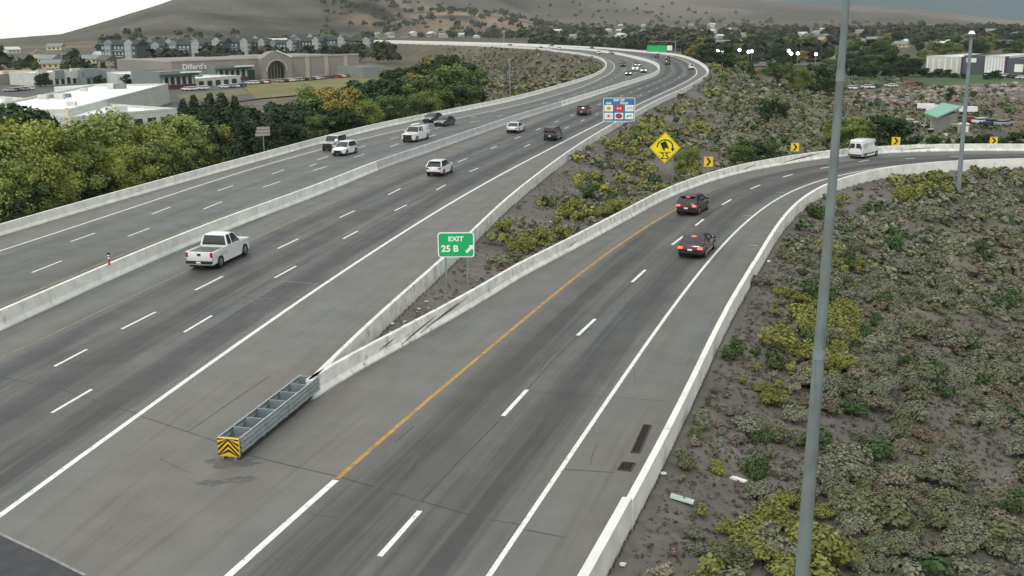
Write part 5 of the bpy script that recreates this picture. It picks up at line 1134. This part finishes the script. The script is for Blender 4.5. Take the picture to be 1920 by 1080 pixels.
def tree_px(kd, px_, r_, ytop, where, wide=1., v=None):
    d = ray(px_, 300); u = d[:2]/np.hypot(*d[:2])
    if where == WL_:
        m_ = (np.abs(AL1-math.atan2(u[0], u[1])) < .012) & (RL1 < 400); rb = RL1[m_].min() if m_.any() else 80.
        r_ = rb+11+max(0, (r_-55)*.55)*(1 if px_ > 150 else .9)
    if where == WC:
        m_ = (np.abs(AL1-math.atan2(u[0], u[1])) < .012) & (RL1 < 400); rb = RL1[m_].min() if m_.any() else 150.
        r_ = max(r_, rb+14)
    p = u*r_; z = float(hz(p[0], p[1])[0]); ytop = ytop-(14+TRr.uniform(-9, 12) if where == WL_ else TRr.uniform(-3, 5)); h = max(2.5, (hgt(px_, ytop, p)-z)/1.0); return plant(kd, TRr.randrange(2) if v is None else v, p[0], p[1], h, where, wide)
for kd, px_, r_, yt, wd in [('yg2',-30,78,232,1.1),('yg',38,84,222,1.0),('yg2',95,92,232,1.1),('yg2',150,100,212,1.2),('yg2',215,108,208,1.15),('yg',270,112,228,1.1),('yg2',330,120,214,1.2),('yg',385,122,222,1.15),('yg2',430,136,236,1.0),
        ('yg',30,72,262,.9),('yg',70,66,292,1.0),('yg2',5,62,300,1.1),('yg',232,84,268,1.0),('yg',200,80,290,.9),('yg2',120,74,300,1.1),('yg2',160,82,276,1.1),('yg2',300,96,262,1.1),('yg2',360,106,258,1.1),('yg2',420,118,268,1.0),('mg',45,60,340,1.1),('yg2',95,62,345,1.1),('dg',140,76,330,1.0),('dg',250,92,310,1.0),('dg',10,56,372,1.0),('mg',330,100,300,1.0),('dg',385,112,292,1.0),('dg',180,78,330,1.0),('dg',440,122,290,1.0),
        ('yg2',460,128,262,.9),('dg',20,110,205,1.0),('cf',5,125,195,1.0),('yg2',60,140,226,1.),('mg',345,112,270,1.),('yg2',395,108,282,1.)]: tree_px(kd, px_, r_, yt, WL_, wd)
for kd, px_, r_, yt, wd in [('cf',352,170,182,1.),('cf',372,178,176,1.),('cf',402,175,172,1.1),('cf',424,170,168,1.2),('cf',448,172,176,1.),('cf',390,160,190,1.),('dg',470,165,190,1.),('dg',500,170,196,1.1),('dg',530,172,188,1.1),('dg',560,172,186,1.1),('mg',590,190,165,1.1),('dg',580,165,200,1.),('yg2',612,210,150,1.2),('gd',640,205,152,1.1),('mg',662,210,158,1.1),('dg',690,230,140,1.2),('mg',712,230,150,1.2),
        ('gd',650,180,176,1.2),('yg2',680,180,180,1.2),('mg',705,185,176,1.2),('mg',735,190,170,1.1),('dg',725,230,142,1.2),('yg2',755,235,138,1.2),('mg',785,235,132,1.2),('dg',760,260,120,1.2),('dg',800,270,112,1.2),('gd',790,250,130,1.),('mg',830,260,118,1.2),('yg2',850,265,112,1.2),('dg',868,275,108,1.1),('mg',885,262,122,1.0),('gd',820,300,98,1.0),('dg',845,290,100,1.),('mg',740,290,124,1.1),
        ('mg',770,200,170,1.1),('yg2',800,205,168,1.1),('mg',830,215,160,1.1),('dg',855,222,156,1.),('mg',880,235,150,1.),('dg',510,150,226,1.),('dg',550,155,220,1.),('mg',600,160,208,1.1),('dg',640,165,200,1.1),('dg',670,168,204,1.),('gd',622,190,170,.9),('dg',480,150,215,1.),('cf',450,150,205,1.)]: tree_px(kd, px_, r_, yt, WC, wd)
WR_ = 'on the flat below the ramp curve'
for kd, px_, r_, yt, wd in [('dg',1662,168,212,1.35),('yg2',1600,172,208,1.3),('yg2',1568,182,212,1.2),('dg',1712,150,249,1.),('dg',1745,152,253,1.1),('cf',1775,150,253,1.2),('dg',1808,150,249,1.),('dg',1840,150,247,1.2),('mg',1870,150,251,1.),('dg',1900,150,247,1.1),('dg',1690,150,253,1.),('yg2',1625,180,216,1.2),('mg',1450,330,112,1.3),('yg2',1490,330,116,1.3),('dg',1520,340,112,1.2),('mg',1550,345,116,1.2),('dg',1770,330,162,.8),('dg',1635,300,190,.6),('mg',1385,124,268,1.5),('dg',1412,130,262,1.4),('mg',1442,134,262,1.3),('dg',1438,215,184,1.5),('dg',1462,225,188,1.3),('yg2',1285,128,262,1.)]: tree_px(kd, px_, r_, yt, WR_, wd)
# valley woods: individuals, then the far mass
WV = 'in the wooded valley right of the curve'; cnt = 0
VR = random.Random(9)
for k in range(215):
    x = VR.uniform(1300, 1935); y = VR.uniform(84, 146) if k % 3 else VR.uniform(84, 110)
    if 1700 < x and y > 132: continue
    if 1325 < x < 1560 and 108 < y < 140 and VR.random() < .7: continue
    a = G(x, y, VZ)
    if 1725 < x and 118 < y < 147: continue
    plant(VR.choices(['dg', 'mg', 'yg2', 'gd', 'cf'], [9, 5, 3, .7, 2])[0], VR.randrange(2), a[0], a[1], VR.uniform(6.5, 12), WV, 1.25)
for x, y in [(1745,147),(1760,146),(1775,147),(1790,148),(1728,145),(1712,146),(1698,144),(1680,146),(1660,148),(1640,149),(1805,149),(1850,150),(1866,150),(1620,150),(1600,149),(1735,143),(1690,150)]:
    a = G(x, y, VZ); plant('dg', VR.randrange(2), a[0], a[1], VR.uniform(5.5, 9.5)*(.45 if x > 1722 else 1), WV, 1.1 if x < 1722 else 1.7)
for k in range(34):
    x = VR.uniform(30, 330); a = G(x, VR.choice([137, 164, 131]), VZ); plant(VR.choice(['dg', 'mg']), VR.randrange(2), a[0], a[1], VR.uniform(4, 7), 'around the mall stores')
def far_wood(name, label, pts, n_leaf=20):
    VV, FF, CC = [], [], []; off = 0; r = np.random.default_rng(len(pts))
    for (x, y, h, col) in pts:
        z = float(max(-60, FZ[(x, y)])); m = n_leaf; d = r.normal(size=(m, 3)); d[:, 2] = np.abs(d[:, 2])*.8-.25; d /= np.linalg.norm(d, axis=1)[:, None]
        P = d*np.array([h*.5, h*.5, h*.5])*r.uniform(.75, 1.1, (m, 1))+[x, y, z+h*.5]; Nn = d+r.normal(size=(m, 3))*.3; Nn /= np.linalg.norm(Nn, axis=1)[:, None]
        V, Fq = quads(P, Nn, r.uniform(.7, 1.3, m)*h*.17, r); VV.append(V); FF.append(Fq+off); off += len(V); CC.append(vary(V, np.array(col)*r.uniform(.7, 1.35), r, .15))
    o = pyd(name, np.vstack(VV), np.vstack(FF), m_leaf, col=np.vstack(CC)); return tag(o, label, None, None, 'stuff')
FR = np.random.default_rng(77)
def region(n, x0, x1, y0, y1, f=None):
    out = []; X = FR.uniform(x0, x1, n); Yp = y0+(y1-y0)*FR.random(n)**.8
    for a_, b_ in zip(X, Yp):
        p = G(a_, b_, VZ); out.append(p)
    return np.array(out)
cand = np.vstack([region(3600, 1000, 1960, 51, 96), region(700, 1000, 1300, 56, 84), region(500, 1290, 1560, 92, 116), region(260, 190, 740, 78, 122), region(110, -20, 330, 96, 136), region(500, 600, 1020, 58, 76)])
zz = far_z(cand[:, 0], cand[:, 1]); dd_ = poly_dist(cand[:, 0], cand[:, 1], E_L); dd2 = poly_dist(cand[:, 0], cand[:, 1], E_1); nz_ = vnoise(cand[:, 0], cand[:, 1], 160, 41, 3)
hpos = np.array([(o.location.x, o.location.y) for o in bpy.data.objects if o.get('category') == 'house']); hr_ = np.hypot(*hpos.T); ha_ = np.arctan2(*hpos.T); cr_ = np.hypot(*cand.T); ca_ = np.arctan2(*cand.T)
blk = np.zeros(len(cand), bool)
for a_, r_ in zip(ha_, hr_): blk |= (np.abs(ca_-a_) < 11/r_) & (cr_ < r_+6) & (cr_ > r_-max(60, r_*.30))
ok = (~blk) & (dd_ > 14) & (dd2 > 14) & (~inside(cand[:, 0], cand[:, 1], PM)) & (nz_ > -.34)
FZ = {}; pts = []
for p, z, o_k, q in zip(cand, zz, ok, nz_):
    if not o_k: continue
    FZ[(p[0], p[1])] = z; cl = [(.028,.040,.022), (.040,.052,.026), (.022,.030,.020), (.075,.078,.028), (.09,.07,.03)][FR.choice(5, p=[.4, .25, .22, .1, .03])]
    pts.append((p[0], p[1], FR.uniform(6, 12)*(1.1 if np.hypot(*p) > 1200 else .9), cl))
far_wood('far_woods', 'dark wooded valley and scattered far trees below the hills', pts, 22)
# hillside scrub dots
hc = []
for k in range(1700):
    a_ = FR.uniform(-.46, .46); r_ = FR.uniform(1250, 3600); hc.append((math.sin(a_)*r_, math.cos(a_)*r_))
hc = np.array(hc); hzv = far_z(hc[:, 0], hc[:, 1]); nn_ = vnoise(hc[:, 0], hc[:, 1], 240, 51, 3); pts = []
for p, z, q in zip(hc, hzv, nn_):
    if q < .02 or z < VZ+1 or np.hypot(*p) > np.interp(math.atan2(*p), COLA, R1A)*.9: continue
    FZ[(p[0], p[1])] = z; pts.append((p[0], p[1], FR.uniform(.9, 2.3), (.065,.072,.050)))
far_wood('hill_scrub', 'dark juniper scrub scattered over the hillsides', pts, 10)

# ------------------------------------------------------------------ litter and small things
m_lit = mat('litter_white', (.75,.76,.74), .6, .1); m_lit2 = mat('panel_pale_green', (.50,.60,.55), .5, .08)
def litter(px_, py_, poly, m, label, h=.05, nm='debris', cat='litter', rz=0):
    q = TG(px_, py_); o = MB().prism(poly, 0, h, 'z').build(nm, m, None, loc=(q.x, q.y, q.z+.03)); o.rotation_euler = (R(random.uniform(-8, 8)), R(12), R(rz)); return tag(o, label, cat)
litter(1278, 934, [(-.42,-.20),(.40,-.26),(.44,.16),(-.38,.22)], m_lit2, 'pale green flat panel lying on the dirt right of the barrier', .06, 'fallen_panel', 'panel', -12)
litter(1380, 899, [(-.4,-.07),(.3,-.12),(.42,.04),(.0,.10),(-.3,.05)], m_lit, 'torn white strip of debris on the slope by the shrubs', .08, rz=-15)
for i, (x, y, lab) in enumerate([(1441,985,'small white scrap low on the slope near the tall pole'),(1452,980,'second white scrap beside the first near the tall pole'),(1168,1066,'white scrap at the bottom beside the low barrier end'),(1244,893,'white shard right behind the ramp barrier'),(1405,1060,'pale scrap at the bottom edge of the slope'),(1494,389,'tiny white scrap by the top of the slope'),(1582,462,'white bag caught in the brush right of the tall pole'),(1441,492,'white scrap behind the curve barrier'),(1457,522,'white scrap below the curve barrier'),
        (915,488,'white litter pile among the gore stones'),(922,490,'second piece in the gore litter pile'),(799,568,'white scrap in the narrow gore'),(786,581,'pale scrap near the tip of the gore'),(736,610,'pale stone low in the tip of the gore'),(1032,417,'white scrap amid yellow shrubs of the gore'),(965,474,'small white scrap left of the yellow shrubs'),(1510,762,'white can at the slope left of the tall pole'),(1570,735,'white wrapper by the foot of the brush')]):
    litter(x, y, [(-.11,-.07),(.09,-.09),(.13,.05),(0,.11),(-.1,.06)], m_lit, lab, .06, rz=i*37)
m_st = mat('rubble_stone', (.36,.35,.33), .9, .2, 5)
def rock(q, s, label, grp=None):
    bm = bmesh.new(); bmesh.ops.create_icosphere(bm, subdivisions=1, radius=s)
    for v in bm.verts: v.co *= random.uniform(.7, 1.2); v.co.z *= .6
    me = bpy.data.meshes.new('rock'); bm.to_mesh(me); bm.free(); me.materials.append(m_st); o = bpy.data.objects.new('rock', me); link(o); o.location = q; return tag(o, label, 'rock', grp)
for k in range(70):
    x = random.uniform(640, 1000); t = (x-640)/360; y = random.uniform(690-290*t-0, 702-170*t)
    q = TG(x, y)
    if slope_dist(np.array([q.x]), np.array([q.y]))[0][0] < .5: continue
    rock(q+Vector((0, 0, .03)), random.uniform(.05, .16), 'grey stone lying in the bare gore between the barriers', 'stones in the gore')
for px_, py_, lab in [(1402,405,'pale flattened scrap beside the ramp edge line'),(1462,361,'second pale scrap farther up beside the ramp edge line'),(1412,461,'curved pale scrap on the ramp shoulder')]:
    p = G(px_, py_); o = MB().prism([(-.35,-.1),(.3,-.14),(.42,.05),(.1,.14),(-.3,.1)], .008, .03, 'z').build('debris', m_scuff, None, loc=(p[0], p[1], 0)); tag(o, lab, 'litter')

# black tyre scuffs on the ramp side of the left ramp barrier
m_tyre = mat('tyre_scuff', (.10,.10,.10), .8, .5, 4)
def scuff(P, px_, py_, ln, z0, z1, th=.05):
    s0 = s_at(P, px_, py_); S = arclen(P); ssx = np.linspace(s0, s0+ln, 12); V = []
    for i, s_ in enumerate(ssx):
        t = i/11; z = z0+(z1-z0)*t; p = at_s(P, s_, S); q = at_s(P, s_+.2, S); tt = (q-p)/np.linalg.norm(q-p); n = np.array([tt[1], -tt[0]]); h = th*math.sin(math.pi*min(1, max(.08, t)))+.01
        for zz in (z-h/2, z+h/2): l = -.13-.06*(zz-.3)/.56+.018 if zz > .3 else -.13*(zz-.08)/.22+.018; V.append((*(p+n*l), zz))
    return pyd('scuff_mark', V, [(2*i, 2*i+1, 2*i+3, 2*i+2) for i in range(11)], m_tyre, BR2)
BR2 = [o for o in bpy.data.objects if o.parent is None and str(o.get('label', '')).startswith('concrete barrier on the left side of the exit ramp')][0]
off2 = BR2.location.copy(); BR2s = []
for a in [(760,648,4,.15,.62,.07),(778,640,3,.2,.5,.05),(800,627,5,.2,.7,.06),(840,606,4,.35,.7,.05),(700,682,1.6,.4,.6,.06),(1073,470,2,.3,.5,.05),(1400,322,3,.3,.6,.08),(1470,309,7,.2,.7,.10),(1490,306,6,.3,.75,.10),(1590,292,3,.3,.6,.08),(1680,286,5,.3,.5,.08)]:
    o = scuff(R2, *a); o.location = (-off2.x, -off2.y, -off2.z)
# dry grass tufts and gravel on the near banks
def bits(name, n, x0, x1, y0, y1, label, fn):
    X = SR.uniform(x0, x1, n); Y = SR.uniform(y0, y1, n); Z, Dq, Lq = hz(X, Y, True); k = (Dq > .45) & ~Lq; X, Y, Z = X[k], Y[k], Z[k]
    V, Fq, cc = fn(X, Y, Z); o = pyd(name, V, Fq, m_brush, col=cc); tag(o, label, None, None, 'stuff')
def tufts(X, Y, Z):
    X, Y, Z = (np.repeat(a, 4) for a in (X, Y, Z)); n = len(X); P = np.stack([X+SR.normal(size=n)*.06, Y+SR.normal(size=n)*.06, Z+.05], -1); a = SR.uniform(0, 6.28, n)
    Nn = np.stack([np.cos(a), np.sin(a), SR.uniform(-.2, .5, n)], -1); Nn /= np.linalg.norm(Nn, axis=1)[:, None]; V, Fq = quads(P, Nn, SR.uniform(.03, .09, n), SR)
    return V, Fq, vary(V, np.array([.15,.13,.09]), SR, .35)
def pebbles(X, Y, Z):
    n = len(X); P = np.stack([X, Y, Z+.02], -1); Nn = np.stack([SR.normal(size=n)*.35, SR.normal(size=n)*.35, np.ones(n)], -1); Nn /= np.linalg.norm(Nn, axis=1)[:, None]; V, Fq = quads(P, Nn, SR.gamma(2.2, .018, n), SR)
    return V, Fq, vary(V, np.array([.13,.125,.12]), SR, .5)
bits('dry_grass', 9000, 0, 36, 20, 80, 'dry grass tufts between the shrubs', tufts); bits('dry_grass', 3000, -12, 26, 44, 120, 'dry grass tufts in the gore', tufts)
bits('gravel', 22000, 0, 30, 20, 60, 'loose gravel on the near bank', pebbles); bits('gravel', 7000, -12, 14, 44, 80, 'loose gravel in the gore', pebbles)
# slip joint and hand hole on the near pole
for zz in (CH-7.5, CH-1.2):
    MB().bar(((zz-bz0)*lean, 0, zz-bz0-.12), ((zz-bz0)*lean, 0, zz-bz0+.12), pr(zz)+.012, pr(zz)+.006, 20).build('slip_joint', m_galvd, lp_)
# thin air
hv = bpy.data.materials.new('haze_air'); hv.use_nodes = True; t_ = hv.node_tree; t_.nodes.remove(t_.nodes['Principled BSDF'])
pv = t_.nodes.new('ShaderNodeVolumePrincipled'); pv.inputs['Color'].default_value = (.86,.92,.94,1); pv.inputs['Density'].default_value = .000055; t_.links.new(pv.outputs[0], t_.nodes['Material Output'].inputs['Volume'])
zt_ = float(TZ[np.abs(TX) < 9400].max())
hb = MB().box(-5560, 5560, -5560, 5560, min(-400, float(TZ.min())-20), max(60, zt_+30)).build('haze', hv); hb['kind'] = 'stuff'

# ------------------------------------------------------------------ say which one
LMK = {}
for o in list(bpy.data.objects):
    n = o.name.split('.')[0]; lb = str(o.get('label', ''))
    t = {'exit_sign': 'the green exit sign', 'warning_sign': 'the yellow diamond sign', 'logo_sign': 'the blue services sign', 'equipment_shed': 'the green roofed shed', 'department_store': 'the tan arched store', 'roadside_sign': 'the three-strip sign', 'fallen_panel': 'the pale green fallen panel', 'overhead_sign': 'the green overhead sign'}.get(n)
    if n == 'drain_grate': t = 'the long drain grate' if 'long narrow' in lb else None
    if n == 'light_pole': t = 'the tall near pole' if 'nearest' in lb else 'the slim lamp pole'
    if n == 'chevron_sign': t = 'the '+lb.split(',')[0].replace('yellow and black ', '').replace('yellow ', '').replace('small ', '')
    if n == 'barrier_nose': t = 'the barrier nose'
    if n == 'warehouse' and 'large white' in lb: t = 'the white warehouse'
    if t and o.parent is None:
        X_, Y_ = project(np.array([o.location.x]), np.array([o.location.y]), np.array([o.location.z])); LMK[t] = (float(X_[0]), float(Y_[0]))
LMK = {k.replace('first chevron board right of the diamond sign', 'first chevron board').replace('second chevron board on the curve', 'second chevron board').replace('chevron board behind the white van on the ramp', 'third chevron board').replace('rightmost chevron board past the thin lamp pole', 'rightmost chevron board'): v for k, v in LMK.items()}
LMK['the foot of the tall near pole'] = (1520, 860); LMK['the middle of the tall near pole'] = (1548, 430); LMK['the low barrier end'] = (1150, 1000); LMK['the white barrier bend'] = (1500, 370)
LMK['the right edge of the view'] = (1915, 620); LMK['the lower right corner'] = (1900, 1060); LMK['the white cargo van'] = (1619, 285); LMK['the left edge of the view'] = (0, 330); LMK['the white roofed mall wing'] = (90, 235); LMK['the two oncoming white cars'] = (640, 275)
sizew = lambda k, a, b: 'low ' if k < a else ('big ' if k > b else 'mid-sized ')
for o in list(bpy.data.objects):
    if o.parent is not None or o.get('category') not in ('shrub', 'tree', 'stone heap'): continue
    X_, Y_ = project(np.array([o.location.x]), np.array([o.location.y]), np.array([o.location.z])); x, y = float(X_[0]), float(Y_[0])
    t, (lx, ly_) = min(LMK.items(), key=lambda kv: math.hypot(kv[1][0]-x, kv[1][1]-y)); dx, dy = x-lx, y-ly_; dd = math.hypot(dx, dy)
    an = math.degrees(math.atan2(dy, dx)) % 360; rel = ['right of', 'lower right of', 'below', 'lower left of', 'left of', 'upper left of', 'above', 'upper right of'][int((an+22.5)//45) % 8]
    near = 'just ' if dd < 70 else ('' if dd < 190 else 'well ')
    if o['category'] == 'shrub':
        base = '%s%s shrub' % (sizew(o.scale[0], .55, .85), str(o['label']).split(' desert')[0])
    elif o['category'] == 'tree': base = str(o['label']).split(' beyond')[0].split(' in the')[0].split(' on the')[0].split(' around')[0]
    else: base = str(o['label']).split(' of stone')[0]+' of stone'
    o['label'] = base+' '+near+rel+' '+t; o['group'] = base+('' if base.endswith('stone') else 's')

# cracks and tar lines
m_tar = mat('tar_line', (.055,.055,.055), .75, .3, 3)
for i, (x, y, ax, ay, par) in enumerate([(300,860,60,26,rg),(520,800,40,-30,rg),(560,960,70,20,rg),(640,700,30,-34,rg),(150,800,60,-40,rm),(420,640,60,-36,rm),(250,700,50,20,rm),(560,500,50,-28,rm),(700,460,40,-20,rg),(760,900,60,-70,rr_),(980,850,50,-70,rr_),(1010,700,40,-50,rr_),(1190,690,-20,36,rsR),(1120,830,-24,40,rsR),(850,760,40,-46,rl),(740,830,40,-38,rl),(120,420,60,-22,ro),(330,400,50,-20,ro)]):
    r = random.Random(i+40); pts = [(x, y)]
    for k in range(5): pts.append((pts[-1][0]+ax/5+r.uniform(-5, 5), pts[-1][1]+ay/5+r.uniform(-3, 3)))
    pline('crack', pts, r.choice([.018, .025, .035]), m_tar, par, .0042)
